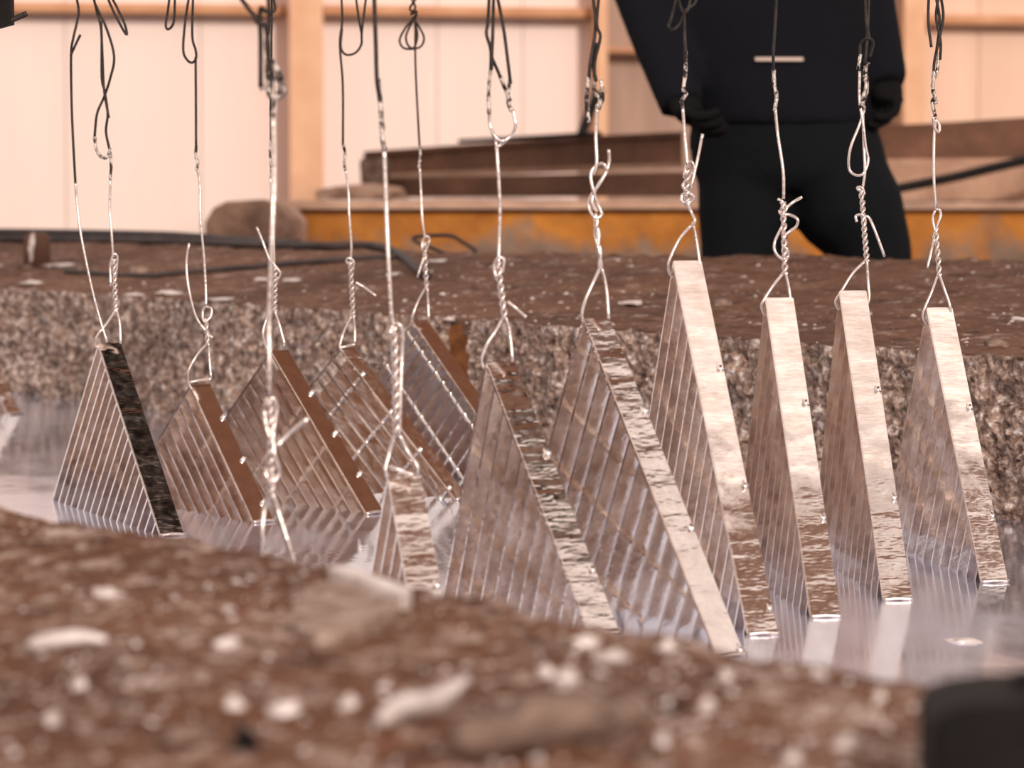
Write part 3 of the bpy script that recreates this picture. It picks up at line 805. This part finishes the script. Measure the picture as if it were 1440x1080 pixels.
hang('R1', dT('R1'), 'rightmost wire, with a narrow eye above the last grating',
     dark=[[(1306, -6), (1306, 30), (1309, 66)], [(1320, -6), (1317, 24), (1322, 58), (1322, 84)], [(1323, -6), (1327, 24), (1319, 60), (1314, 86), (1313, 108)], [(1316, -6), (1322, 30), (1316, 74)]],
     crust=[[(1320, 74), (1318, 100), (1311, 120), (1315, 136), (1311, 142), (1315, 164)], [(1313, 100), (1312, 124), (1316, 146)]],
     galv=[[(1312, 164), (1314, 178), (1320, 186), (1321, 176), (1317, 168)], [(1317, 166), (1314, 192), (1313, 250), (1316, 294)], [(1316, 294), (1322, 296), (1322, 306), (1314, 330), (1314, 340)],
           [(1315, 296), (1312, 310), (1317, 332)], [(1314, 336), (1310, 354), (1304, 377)],
           [(1320, 384), (1311, 410), (1300, 434), (1298, 446), (1304, 456)], [(1320, 384), (1328, 406), (1335, 428), (1338, 448)]],
     twist=[((1316, 320), (1321, 388), 3, 3.2)], top=[(1306, -6), (1320, -6), (1323, -6)])

# ------------------------------------------------------------------ rack beams above the frame that carry the wires
def rack(p0, p1, label):
    c = (p0 + p1) / 2; d = (p1 - p0) / 2; s_ = d.cross(UPV).normalized()
    t = thing('rack_beam', label, 'beam', (c.x, c.y, RACK_Z))
    bm = bmesh.new(); add_box(bm, c + UPV * 0.03, d, s_ * 0.006, UPV * 0.03); from_bm('web', bm, M['black'], t)
    for dz in (0.0, 0.06):
        bm = bmesh.new(); add_box(bm, c + UPV * (dz + 0.003), d, s_ * 0.03, UPV * 0.003); from_bm('flange', bm, M['black'], t)
def xy(p): return Vector((p.x, p.y, RACK_Z))
tR = (GR['R1'][0] - GR['R7'][0]).normalized(); tL = (GR['L5'][0] - GR['L1'][0]).normalized()
rack(xy(GR['R7'][0] - tR * .5), xy(GR['R1'][0] + tR * .5), 'dark rack beam above the picture carrying the front row')
rack(xy(GR['L1'][0] - tL * .5), xy(GR['L5'][0] + tL * .5), 'dark rack beam above the picture carrying the back row')
# dark clamp poking into the top left corner
t = thing('rack_clamp', 'dark steel clamp poking into the top left corner', 'clamp', P(6, 38, 3.4))
bm = bmesh.new(); add_box(bm, P(2, -120, 3.4), Vector((0.011, 0, .003)), Vector((0, .012, 0)), UPV * 0.123); from_bm('arm', bm, M['black'], t)
tube('pin', [P(8, 32, 3.4), P(22, 26, 3.4), P(38, 19, 3.4)], 0.0032, M['dark_wire'], t)

# ------------------------------------------------------------------ added panels over the bath, above the frame, shaped for their reflections
gd = Vector((.72, .69, 0)).normalized(); gs = Vector((-gd.y, gd.x, 0))
def UV(u, v, z): return gd * u + gs * v + UPV * z
def overhead_box(name, u0, u1, v0, v1, z, h, mat, parent):
    bm = bmesh.new(); add_box(bm, UV((u0 + u1) / 2, (v0 + v1) / 2, z + h / 2), gd * ((u1 - u0) / 2), gs * ((v1 - v0) / 2), UPV * (h / 2))
    return from_bm(name, bm, mat, parent)
gc = UV(5.5, 2.4, 3.3)
t = thing('rear_reflection_panels', 'brown panels added for the plates to reflect, above the back of the bath, out of the picture', 'reflected_panel', gc)
overhead_box('brown_panel', 3.1, 7.6, 0.84, 4.0, 3.3, 0.5, M['reflected_panel'], t)
overhead_box('rail', 3.0, 3.7, 0.56, 0.83, 3.3, 0.15, M['black'], t)  # dark strip added for the plates to reflect, carries nothing
overhead_box('brown_panel', 3.72, 7.6, 0.5, 0.83, 3.3, 0.5, M['reflected_panel'], t)
overhead_box('dark_strip', 3.72, 7.6, 0.36, 0.49, 3.3, 0.1, M['black'], t)
overhead_box('dark_box', 2.95, 3.6, 2.1, 3.0, 3.2, 0.5, M['black'], t)  # dark box added so the leftmost back-row plate mirrors black
t = thing('front_reflection_panels', 'narrow brown panel added for the plates to reflect, above the front of the bath, out of the picture', 'reflected_strip', UV(2.4, -.1, 3.3))
overhead_box('front_panel', 1.5, 2.86, -0.42, 0.24, 3.3, 0.08, M['reflected_panel'], t)  # unseen panel added to put brown into the front plates' reflections
overhead_box('front_strip', 1.5, 2.86, 0.60, 0.66, 3.3, 0.06, M['black'], t)  # black strip added for dark streaks in the front plates
for k_ in (1.6, 2.7): overhead_box('strip_bracket', k_, k_ + .05, 0.2, 0.62, 3.32, 0.05, M['black'], t)

# ------------------------------------------------------------------ hoses, post and rubble on the back ledge
def u_of(p): return (Vector((p.x, p.y, 0)) - BK0).dot(AX)
from mathutils.bvhtree import BVHTree
def surf(obj):
    me = obj.data; return BVHTree.FromPolygons([v.co[:] for v in me.vertices], [p.vertices[:] for p in me.polygons])
bled = surf(bpy.data.objects['bath_ledge']); brim = surf(rim)
def hit(tree, x, y):
    h = tree.ray_cast(EYE, ray(x, y).normalized())
    return h[0]
def on(tree, x, y, fallback=5.5):
    h = hit(tree, x, y)
    return h if h is not None else P(x, y, fallback)
def drop(tree, p):
    h = tree.ray_cast(Vector((p.x, p.y, 2)), Vector((0, 0, -1)))
    return h[0] if h[0] is not None else p
def hose(name, px, r, label, mat='rubber', lift=0.8):
    pts = []
    for x, y in px:
        p = on(bled, x, y + 2); p = drop(bled, p); pts.append(p + UPV * r * lift)
    o = tube(name, pts, r, M[mat], sm=6, sides=8, org=pts[0])
    return tag(o, label, 'hose')
hose('rubber_hose', [(-40, 338), (60, 339), (200, 341), (330, 346), (440, 349), (540, 351), (600, 349)], 0.0085, 'thick dark hose lying along the back of the ledge, left half')
hose('rubber_hose', [(-40, 330), (40, 331), (140, 333), (240, 336), (330, 343), (420, 348)], 0.011, 'dark flattened hose behind the thick hose, by the cream wall')
hose('steel_cable', [(92, 382), (140, 386), (205, 389), (250, 385), (330, 379), (400, 373), (470, 367), (560, 362)], 0.0055, 'thin dark cable winding across the ledge before the hoses')
# bent black rod standing up at the hose end
Dh = on(bled, 620, 356).y
pts = [drop(bled, P(664, 358, Dh)) , P(668, 352, Dh), P(650, 340, Dh), P(636, 332, Dh), P(612, 331, Dh + .01), P(582, 334, Dh + .03), P(588, 341, Dh + .02), P(606, 348, Dh), P(626, 357, Dh)]
o = tube('bent_rod', pts, 0.004, M['rubber'], sm=4, org=pts[0]); tag(o, 'bent black rod looping up at the end of the thick hose', 'rod')
# rusty stub post
pb = drop(bled, on(bled, 50, 376))
D_ = pb.y
bm = bmesh.new()
hw = 18 / F * D_; hh = 52 / F * D_
prof_ = [(-1.0, 0), (-0.98, .45), (-0.86, .9), (-0.5, 1.0), (.7, .97), (.98, .86), (1.0, .4), (1.05, 0)]
fr = [bm.verts.new(pb + Vector((x * hw, 0, y * hh - 0.004))) for x, y in prof_]
bk = [bm.verts.new(pb + Vector((x * hw, 0.035, y * hh - 0.004))) for x, y in prof_]
bm.faces.new(fr); bm.faces.new(bk[::-1])
for i in range(len(prof_)): bm.faces.new((fr[i], bk[i], bk[(i + 1) % len(prof_)], fr[(i + 1) % len(prof_)]))
bmesh.ops.bevel(bm, geom=bm.edges[:], offset=0.003, segments=2, affect='EDGES')
t = thing('stub_post', 'short rusty stub post with a zinc splash, on the left of the ledge', 'post', pb)
from_bm('post', bm, M['brown'], t)
bm = bmesh.new()
sp_ = [(-.55, .5), (-.35, .86), (-.1, .95), (.0, .7), (-.15, .45), (-.2, .2), (-.4, .12), (-.45, .35)]
fr = [bm.verts.new(pb + Vector((x * hw, -0.003, y * hh))) for x, y in sp_]; bk = [bm.verts.new(pb + Vector((x * hw, 0.003, y * hh))) for x, y in sp_]
bm.faces.new(fr); bm.faces.new(bk[::-1])
for i in range(len(sp_)): bm.faces.new((fr[i], bk[i], bk[(i + 1) % len(sp_)], fr[(i + 1) % len(sp_)]))
from_bm('zinc_splash', bm, M['flake'], t)

def lump(name, p, sx, sy, sz, mat, seed, rz=0.0, flat=-0.3, parent=None, sub=2):
    bm = bmesh.new(); bmesh.ops.create_icosphere(bm, subdivisions=sub, radius=1)
    c, s_ = math.cos(rz), math.sin(rz)
    for v in bm.verts:
        n = v.co.copy()
        k = 1 + 0.55 * noise.noise(n * 1.7 + Vector((seed * 3.1, 0, 0))) + 0.4 * noise.noise(n * 4.2 + Vector((seed, 5, 0)))
        x, y, z = n.x * k * sx, n.y * k * sy, max(n.z * k, flat) * sz
        v.co = Vector((p.x + x * c - y * s_, p.y + x * s_ + y * c, p.z + z))
    return from_bm(name, bm, mat, parent, False, org=p)
# bigger flakes and clinkers told apart one by one: (x, y, half width px, half height px, surface, material, label)
ITEMS = [
 ('zinc_flake', 890, 424, 18, 4, 'b', 'flake', 'bright zinc flake on the back ledge, left of the tallest grating'),
 ('zinc_flake', 1432, 447, 10, 4, 'b', 'flake', 'bright zinc flake on the back ledge, at the right edge of the picture'),
 ('zinc_flake', 88, 371, 20, 4, 'b', 'flake', 'bright zinc flake beside the foot of the rusty stub post'),
 ('zinc_flake', 370, 391, 12, 5, 'b', 'flake', 'bright zinc flake behind the thick blurred wire'),
 ('zinc_flake', 410, 393, 14, 4, 'b', 'flake', 'bright zinc flake just right of the thick blurred wire, on the back ledge'),
 ('zinc_flake', 190, 414, 14, 3, 'b', 'flake', 'narrow bright flake at the ledge lip, right of the double-loop wire'),
 ('zinc_flake', 240, 411, 20, 3, 'b', 'flake', 'long thin flake at the ledge lip, between two back row wires'),
 ('zinc_flake', 45, 396, 14, 4, 'b', 'flake', 'pale flake below the rusty stub post'),
 ('zinc_flake', 310, 420, 22, 3, 'b', 'flake', 'long pale flake at the ledge lip, beside the hook-tailed wire'),
 ('zinc_flake', 630, 447, 10, 4, 'b', 'flake', 'pale flake near the peak of the half-hidden grating'),
 ('zinc_flake', 556, 385, 10, 3, 'b', 'flake', 'small pale flake on the back ledge, behind the hooked-twist wire'),
 ('zinc_flake', 618, 366, 14, 3, 'b', 'flake', 'small pale flake under the bent black rod'),
 ('clinker', 1015, 426, 17, 7, 'b', 'dross', 'dark clinker lump on the back ledge, beside the tallest grating'),
 ('clinker', 1400, 482, 17, 9, 'b', 'dross', 'dark clinker lump on the back ledge, at the far right'),
 ('clinker', 195, 380, 16, 7, 'b', 'dross', 'dark clinker lump beside the thin cable'),
 ('clinker', 38, 375, 12, 6, 'b', 'dross', 'small dark clinker at the foot of the rusty stub post'),
 ('zinc_flake', 860, 924, 34, 9, 'f', 'flake', 'large bright zinc splash on the rim, below the cream-plated grating'),
 ('zinc_flake', 824, 903, 26, 8, 'f', 'flake', 'pale zinc splash at the rim edge, below the middle gratings'),
 ('zinc_flake', 898, 994, 20, 13, 'f', 'flake', 'brightest round zinc blob in the middle of the rim'),
 ('zinc_flake', 995, 997, 14, 9, 'f', 'flake', 'round zinc blob right of the brightest blob on the rim'),
 ('zinc_flake', 1115, 1066, 19, 11, 'f', 'flake', 'bright zinc blob at the bottom edge, left of the black block'),
 ('zinc_flake', 1186, 1048, 22, 9, 'f', 'flake', 'slanting zinc chip on the rim, left of the black block'),
 ('zinc_flake', 1238, 980, 12, 8, 'f', 'flake', 'small peach zinc blob behind the black block'),
 ('zinc_flake', 932, 1040, 15, 12, 'f', 'flake', 'round zinc blob beside the broken slab at the bottom'),
 ('zinc_flake', 800, 1022, 16, 12, 'f', 'flake', 'round zinc blob left of the broken slab tip'),
 ('zinc_flake', 690, 1026, 30, 8, 'f', 'flake', 'wide ragged zinc splash right of the zinc sliver'),
 ('zinc_flake', 768, 946, 15, 9, 'f', 'flake', 'small zinc blob on the rim below the cream end plate'),
 ('zinc_flake', 797, 953, 24, 6, 'f', 'flake', 'flat pale zinc chip on the rim, left of the brightest blob'),
 ('zinc_flake', 937, 911, 20, 6, 'f', 'flake', 'pale zinc chip near the rim edge, right of the large bright splash'),
 ('zinc_flake', 1150, 950, 16, 7, 'f', 'flake', 'pale zinc chip near the rim edge, towards the right'),
 ('zinc_flake', 1020, 952, 11, 7, 'f', 'flake', 'small zinc blob on the rim below the tallest grating'),
 ('zinc_flake', 330, 993, 18, 7, 'f', 'flake', 'pale zinc blob left of the middle of the rim'),
 ('zinc_flake', 110, 965, 16, 9, 'f', 'flake', 'pale zinc blob on the left of the rim'),
 ('zinc_flake', 75, 1016, 13, 8, 'f', 'flake', 'small pale zinc blob near the bottom left corner'),
 ('zinc_flake', 490, 990, 17, 10, 'f', 'flake', 'bright zinc blob above the zinc sliver'),
 ('zinc_flake', 150, 836, 28, 5, 'f', 'flake', 'ragged pale zinc splash on the left part of the rim'),
 ('zinc_flake', 320, 908, 26, 6, 'f', 'flake', 'ragged pale zinc splash below the slab on the rim'),
 ('zinc_flake', 400, 1000, 34, 7, 'f', 'flake', 'wide pale zinc crust left of the zinc sliver'),
 ('clinker', 262, 1030, 34, 14, 'f', 'dross', 'dark clinker on the near rim, left of the black hole'),
]
for i, (nm, x, y, hwp, hhp, sf, mt, lb) in enumerate(ITEMS):
    tr = bled if sf == 'b' else brim
    p = on(tr, x, y + hhp * .4, 1.4); D_ = p.y
    sx = hwp / F * D_
    el = (CZ - p.z) / D_
    if nm == 'zinc_flake':
        sz = 0.0035 if sf == 'b' else 0.005
        sx *= 1.0 if sf == 'b' else 0.78
        sy = max(sx * 0.5, (hhp / F * D_ - sz * .5) / el)
        sy = min(sy, sx * 2.2)
        o = lump(nm, p, sx, sy, sz, M[mt], i * 1.7, rz=0.3 * math.sin(i * 2.3), flat=-0.6)
        tag(o, lb, 'zinc flake', 'zinc splashes on the ledges')
    else:
        o = lump(nm, p, sx, sx * .8, hhp * 1.25 / F * D_, M[mt], i * 1.7, flat=-0.4)
        tag(o, lb, 'clinker', 'clinker lumps')
# uncountable fine splatter on both ledges
def splatter(name, tree, n, region, label, smin, smax, seed):
    rnd = random.Random(seed); bm = bmesh.new(); c = 0
    while c < n:
        x = rnd.uniform(region[0], region[2]); y = rnd.uniform(region[1], region[3]); c += 1
        p = hit(tree, x, y)
        if p is None or p.z < ZL - 0.02 or p.z > 0.29: continue
        if noise.noise(Vector((p.x * 5, p.y * 5, seed))) < rnd.uniform(-.45, .35): continue
        s_ = smin + (smax - smin) * rnd.random() ** 3
        an = rnd.uniform(0, 6.28); k = rnd.randint(5, 7); asp = rnd.uniform(.4, 1)
        top = bm.verts.new(p + UPV * s_ * rnd.uniform(.15, .4)); ring = []
        for j in range(k):
            a_ = 2 * math.pi * j / k; rr = s_ * rnd.uniform(.6, 1.2)
            dx, dy = math.cos(a_) * rr, math.sin(a_) * rr * asp
            q = p + Vector((dx * math.cos(an) - dy * math.sin(an), dx * math.sin(an) + dy * math.cos(an), -0.001))
            ring.append(bm.verts.new(q))
        for j in range(k): bm.faces.new((top, ring[j], ring[(j + 1) % k]))
    o = from_bm(name, bm, M['flake'], None)
    return tag(o, label, 'zinc splatter', kind='stuff')
splatter('zinc_splatter', brim, 6000, (-200, 715, 1640, 1180), 'fine zinc splatter scattered over the near rim', 0.0008, 0.0048, 3)
splatter('zinc_splatter', bled, 1500, (-100, 366, 1540, 500), 'fine zinc splatter scattered over the back ledge', 0.0015, 0.009, 5)

# ------------------------------------------------------------------ larger pieces on the near rim
# pale plate-like slab of zinc
def plate_on_rim(name, px, th, mat, label, cat, lift=0.0, tilt=0.0):
    pts = [on(brim, x, y, 1.4) for x, y in px]
    c = sum(pts, Vector()) / len(pts)
    zt = max(p.z for p in pts) + lift
    bm = bmesh.new()
    tp = [bm.verts.new(Vector((p.x, p.y, zt + th + tilt * (p.y - c.y)))) for p in pts]
    bt = [bm.verts.new(Vector((p.x, p.y, p.z - 0.004))) for p in pts]
    bm.faces.new(tp); bm.faces.new(bt[::-1]); n = len(pts)
    for i in range(n): bm.faces.new((tp[i], bt[i], bt[(i + 1) % n], tp[(i + 1) % n]))
    bmesh.ops.bevel(bm, geom=bm.edges[:], offset=0.0015, segments=1, affect='EDGES')
    return tag(from_bm(name, bm, mat, None, org=Vector((c.x, c.y, min(p.z for p in pts)))), label, cat)
a = NT('zinc_ash'); a.set(color=a.ramp(a.noise(75, 7, .72), [(0.36, srgb(112, 78, 60)), (0.5, srgb(164, 134, 116)), (0.64, srgb(206, 184, 170))]), rough=.8); a.bump(a.noise(60, 6, .7), 1.0, .015)
M['ash'] = a.m
plate_on_rim('zinc_slab', [(420, 846), (450, 830), (520, 836), (566, 858), (548, 880), (500, 905), (440, 908), (398, 884)], 0.004, M['ash'], 'pale grey slab of zinc ash lying near the rim edge', 'slab')
plate_on_rim('zinc_strip', [(462, 822), (490, 818), (580, 852), (566, 860)], 0.010, M['flake'], 'pale zinc strip propped on the ash slab near the rim edge', 'strip')
def stick(name, x0, y0, x1, y1, r0, mat, label, cat, lift=1.0):
    a_ = on(brim, x0, y0, 1.4); b_ = on(brim, x1, y1, 1.4)
    pts = [a_.lerp(b_, u) for u in (0, .2, .4, .6, .8, 1)]
    pts = [drop(brim, p) + UPV * r0 * lift for p in pts]
    o = tube(name, pts, r0, mat, sm=3, sides=7, rfun=lambda u: (0.55 + 0.6 * math.sin(min(1, u * 1.15) * math.pi) ** .5 + .25 * noise.noise(Vector((u * 9, x0, 0)))), org=pts[0])
    return tag(o, label, cat)
stick('zinc_sliver', 536, 1030, 655, 972, 0.0050, M['flake'], 'bright zinc sliver slanting up on the near rim', 'sliver')
stick('dross_ridge', 640, 1072, 905, 1032, 0.010, M['dross'], 'dark broken ridge of dross at the bottom of the picture', 'dross')
stick('zinc_streak', 40, 920, 150, 912, 0.004, M['flake'], 'thin zinc streak on the left of the near rim', 'sliver')
pp = on(brim, 344, 1056, 1.3)
lump('slag_nodule', pp, 0.0055, 0.006, 0.010, M['black'], 4.4)
tag(bpy.data.objects['slag_nodule'], 'round black slag nodule near the bottom edge', 'nodule')
# black steel block in the bottom right corner
pb = drop(brim, on(brim, 1370, 1076, 1.2))
D_ = 1.19
t = thing('steel_block', 'black steel block in the bottom right corner of the rim', 'block', Vector((P(1370, 1000, D_).x, D_, ZL)))
xl = P(1297, 1030, D_).x; zt = P(1370, 985, D_).z
bm = bmesh.new()
prof_ = [(xl, ZL - .01), (xl, zt - .003), (xl + .010, zt + 0.002), (xl + .026, zt + .004), (xl + .07, zt + .004), (xl + .09, zt), (xl + .09, ZL - .01)]
fr = [bm.verts.new(Vector((x, D_ - .04, z))) for x, z in prof_]; bk = [bm.verts.new(Vector((x + 0.004, D_ + 0.03, z))) for x, z in prof_]
bm.faces.new(fr); bm.faces.new(bk[::-1])
for i in range(len(prof_)): bm.faces.new((fr[i], bk[i], bk[(i + 1) % len(prof_)], fr[(i + 1) % len(prof_)]))
bmesh.ops.bevel(bm, geom=bm.edges[:], offset=0.002, segments=2, affect='EDGES')
from_bm('block_body', bm, M['black'], t)
bm = bmesh.new(); bmesh.ops.create_cone(bm, cap_ends=True, segments=10, radius1=.009, radius2=.009, depth=.006, matrix=Matrix.Translation(Vector((xl + .045, D_, zt + .006))))
from_bm('bolt_head', bm, M['black'], t)
# tiny drift of dross floating on the zinc
lump('dross_sliver', PZ(1358, 902, 0.0), 0.016, 0.012, 0.003, M['flake'], 2.2, rz=-.4)
tag(bpy.data.objects['dross_sliver'], 'small sliver of dross floating on the zinc below the last grating', 'dross')
# pale lump where the crust meets the zinc, far left
lump('zinc_lump', PZ(88, 556, 0.0) + NX * .03, 0.035, 0.03, 0.026, M['dross'], 9.1)
tag(bpy.data.objects['zinc_lump'], 'pale lump at the foot of the crust on the far left', 'lump')

# ------------------------------------------------------------------ the worker
DP = 5.95
def PP(x, y, dy=0.0):
    v = P(x, y, DP); return Vector((v.x, v.y + dy, v.z))
FLZ = -0.43
wk = thing('person', 'worker in dark navy jacket and trousers standing behind the ledge, arms bent', 'person', Vector((PP(1100, 300).x, DP, FLZ)))
def skin(name, chain, edges, mat, parent, root=0, sub=2):
    """chain: list of (Vector, rx, ry)"""
    org = Vector(parent.location)
    me = bpy.data.meshes.new(name)
    me.from_pydata([tuple(c[0] - org) for c in chain], edges, []); me.update()
    o = link(name, me, mat, parent)
    md = o.modifiers.new('skin', 'SKIN'); md.use_smooth_shade = True; md.branch_smoothing = 0.4
    if not me.skin_vertices: 
        bpy.context.view_layer.objects.active = o
    for i, c in enumerate(chain):
        sv = me.skin_vertices[0].data[i]; sv.radius = (c[1], c[2]); sv.use_root = (i == root)
    sb = o.modifiers.new('sub', 'SUBSURF'); sb.levels = sub; sb.render_levels = sub
    return o
V = Vector
def ring_loft(bm, rings, seg=20):
    """rings: (centre, rx, ry, axis) - ellipses across the axis, lofted and capped"""
    out = []
    for c, rx, ry, ax in rings:
        ax = ax.normalized(); e = V((1, 0, 0)) - ax * ax.x; e.normalize(); f = ax.cross(e)
        out.append([bm.verts.new(c + e * (rx * math.cos(2 * math.pi * k / seg)) + f * (ry * math.sin(2 * math.pi * k / seg))) for k in range(seg)])
    for a_, b_ in zip(out, out[1:]):
        for k in range(seg): bm.faces.new((a_[k], a_[(k + 1) % seg], b_[(k + 1) % seg], b_[k]))
    bm.faces.new(out[0][::-1]); bm.faces.new(out[-1])
def limb(bm, pts):
    """pts: (centre, radius) along a limb"""
    r_ = []
    for k, (c, rad) in enumerate(pts):
        ax = pts[min(k + 1, len(pts) - 1)][0] - pts[max(k - 1, 0)][0]
        r_.append((c, rad, rad, ax))
    ring_loft(bm, r_, 14)
def ball(bm, c, rx, ry, rz): bmesh.ops.create_uvsphere(bm, u_segments=18, v_segments=12, radius=1, matrix=Matrix.Translation(c) @ Matrix.Diagonal((rx, ry, rz, 1)))
def fused(name, bm, mat, vox, it=6):
    """melt the pieces into one continuous skin"""
    o = from_bm(name, bm, mat, wk, True)
    md = o.modifiers.new('fuse', 'REMESH'); md.mode = 'VOXEL'; md.voxel_size = vox; md.use_smooth_shade = True
    sm_ = o.modifiers.new('relax', 'SMOOTH'); sm_.iterations = it; sm_.factor = 0.5
    return o
def at_x(px): return PP(px, 230).x
def HR(px, z, rx, ry, dy=0.0): return (V((at_x(px), DP + dy, z)), rx, ry, UPV)
zy = lambda y: PP(1080, y).z
kl = V((at_x(1043), DP - .03, 0.045)); kr = V((at_x(1236), DP - .03, 0.045))
al = V((kl.x, DP + .03, FLZ + .09)); ar = V((kr.x + .02, DP + .03, FLZ + .09))
nx_ = at_x(1056)
shl = V((nx_ - .165, DP, 1.0)); shr = V((nx_ + .165, DP, 1.0))
ell = PP(903, -14, -.02); elr = PP(1214, -16, .03)
wrl = PP(950, 138, -.155); wrr = PP(1238, 106, -.042)
legL = [(V((at_x(1050), DP, zy(250))), .095), (V((at_x(1045), DP - .005, zy(300))), .090), (V((at_x(1043), DP - .01, zy(355))), .080), (kl, .070), (al + UPV * .04, .062)]
legR = [(V((at_x(1168), DP, zy(245))), .105), (V((at_x(1197), DP - .005, zy(300))), .106), (V((at_x(1224), DP - .01, zy(355))), .080), (kr, .070), (ar + UPV * .04, .062)]
# trousers
bm = bmesh.new()
ring_loft(bm, [HR(1090, zy(110), .155, .105), HR(1098, zy(160), .175, .115), HR(1105, zy(205), .188, .122), HR(1112, zy(245), .190, .115), HR(1114, zy(268), .165, .09)])
limb(bm, legL); limb(bm, legR)
fused('trousers', bm, M['trouser'], 0.012)
# jacket
bm = bmesh.new()
ring_loft(bm, [HR(1098, zy(178), .182, .128), HR(1092, zy(150), .184, .128), HR(1074, zy(95), .186, .125), HR(1060, zy(20), .198, .128), HR(1056, .94, .200, .125), HR(1056, 1.01, .185, .11), HR(1056, 1.05, .115, .085), HR(1056, 1.085, .072, .070)])
limb(bm, [(shl, .075), ((shl + ell) / 2, .070), (ell, .062), ((ell + wrl) / 2, .055), (wrl, .047), (wrl + (wrl - ell).normalized() * .025, .046)])
limb(bm, [(shr, .075), ((shr + elr) / 2, .070), (elr, .062), ((elr + wrr) / 2, .055), (wrr, .047), (wrr + (wrr - elr).normalized() * .025, .046)])
jacket = fused('jacket', bm, M['navy'], 0.012)
# body under the clothes: one continuous figure with neck, head and wrists
headm = V((nx_, DP - .025, 1.205)); headt = V((nx_, DP - .015, 1.285))
bm = bmesh.new()
ring_loft(bm, [HR(1112, zy(262), .12, .07), HR(1100, zy(190), .14, .085), HR(1078, zy(95), .14, .085), HR(1056, .94, .15, .09), HR(1056, 1.01, .14, .08), HR(1056, 1.06, .062, .058), HR(1056, 1.15, .054, .056, -.01)])
for L_ in (legL, legR): limb(bm, [(c, r_ * .72) for c, r_ in L_])
for sh, el, wr in ((shl, ell, wrl), (shr, elr, wrr)): limb(bm, [(sh, .05), (el, .042), (wr, .026)])
ball(bm, headm, .076, .096, .118); ball(bm, headm + V((0, -.018, -.062)), .056, .072, .062)
limb(bm, [(headm + V((0, -.086, .022)), .008), (headm + V((0, -.106, -.012)), .014), (headm + V((0, -.092, -.022)), .012)])
fused('body', bm, M['skin'], 0.008, 4)
# gloves with five fingers each
def glove(hc, ax, across, palm_n):
    ax.normalize(); across.normalize(); palm_n.normalize()
    ch = [(hc - ax * .03, .030, .028), (hc + ax * .02, .040, .024), (hc + ax * .055, .040, .022)]; ed = [(0, 1), (1, 2)]
    for j, (o_, L_) in enumerate(((-.030, .066), (-.010, .078), (.010, .074), (.029, .058))):
        b0 = hc + ax * .062 + across * o_
        k = len(ch)
        ch += [(b0, .0105, .0105), (b0 + ax * L_ * .42 + palm_n * .012, .0100, .0100), (b0 + ax * L_ * .62 + palm_n * .036, .0092, .0092), (b0 + ax * L_ * .58 + palm_n * .056, .0085, .0085)]
        ed += [(2, k), (k, k + 1), (k + 1, k + 2), (k + 2, k + 3)]
    k = len(ch)
    ch += [(hc + ax * .022 - across * .042 + palm_n * .008, .0125, .0125), (hc + ax * .05 - across * .058 + palm_n * .024, .0110, .0110), (hc + ax * .074 - across * .050 + palm_n * .040, .0095, .0095)]
    ed += [(1, k), (k, k + 1), (k + 1, k + 2)]
    return skin('glove', ch, ed, M['glove'], wk, 1, 2)
glove(PP(1241, 106, -.045), V((.05, -.25, -.85)), V((.5, -.6, .2)), V((-.9, -.3, .1)))
glove(PP(950, 136, -.165), V((.25, -.55, -.6)), V((-.3, -.7, .4)), V((.8, .0, .4)))
# reflective strip at the jacket hem, boots, hair, eyes
bpy.context.view_layer.update()
jme = jacket.evaluated_get(bpy.context.evaluated_depsgraph_get()).to_mesh()
jorg = Vector(wk.location)
jbvh = BVHTree.FromPolygons([(v.co + jorg)[:] for v in jme.vertices], [p.vertices[:] for p in jme.polygons])
bm = bmesh.new()
pts = []
for i in range(13):
    u = -1 + i / 6; x = 1086 + u * 33; v = PP(x, 87)
    h_ = jbvh.ray_cast(V((v.x, DP - 1, v.z)), V((0, 1, 0)))[0]
    pts.append(V((v.x, h_.y - .002 if h_ is not None else DP - .14, v.z)))
fr = []
for p in pts: fr.append([bm.verts.new(p + V((0, -.006, .0035))), bm.verts.new(p + V((0, -.006, -.0035))), bm.verts.new(p + V((0, .02, -.0035))), bm.verts.new(p + V((0, .02, .0035)))])
for a_, b_ in zip(fr, fr[1:]):
    for j in range(4): bm.faces.new((a_[j], a_[(j + 1) % 4], b_[(j + 1) % 4], b_[j]))
bm.faces.new(fr[0]); bm.faces.new(fr[-1][::-1])
tp = from_bm('reflective_strip', bm, M['tape'], wk); tp['label'] = 'thin pale strip across the jacket hem'
for a_ in (al, ar):
    skin('boot', [(V((a_.x, a_.y + .03, FLZ + .05)), .05, .045), (V((a_.x, a_.y - .06, FLZ + .045)), .048, .042), (V((a_.x, a_.y - .15, FLZ + .04)), .045, .036), (V((a_.x, a_.y + .02, FLZ + .14)), .055, .055)], [(0, 1), (1, 2), (0, 3)], M['black'], wk, 0)
bm = bmesh.new(); ball(bm, headm + V((0, .022, .036)), .082, .092, .094); fused('hair', bm, M['hair'], 0.010, 3)
for s_ in (-1, 1):
    bm = bmesh.new(); bmesh.ops.create_uvsphere(bm, u_segments=10, v_segments=8, radius=.011, matrix=Matrix.Translation(headm + V((s_ * .03, -.080, .010)))); from_bm('eye', bm, M['eye'], wk, True)
    bm = bmesh.new(); bmesh.ops.create_uvsphere(bm, u_segments=10, v_segments=8, radius=1, matrix=Matrix.Translation(headm + V((s_ * .077, .005, -.010))) @ Matrix.Diagonal((.010, .02, .032, 1))); from_bm('ear', bm, M['skin'], wk, True)
bm = bmesh.new(); bmesh.ops.create_uvsphere(bm, u_segments=12, v_segments=8, radius=1, matrix=Matrix.Translation(headm + V((0, -.090, -.058))) @ Matrix.Diagonal((.024, .008, .006, 1))); from_bm('mouth', bm, M['glove'], wk, True)
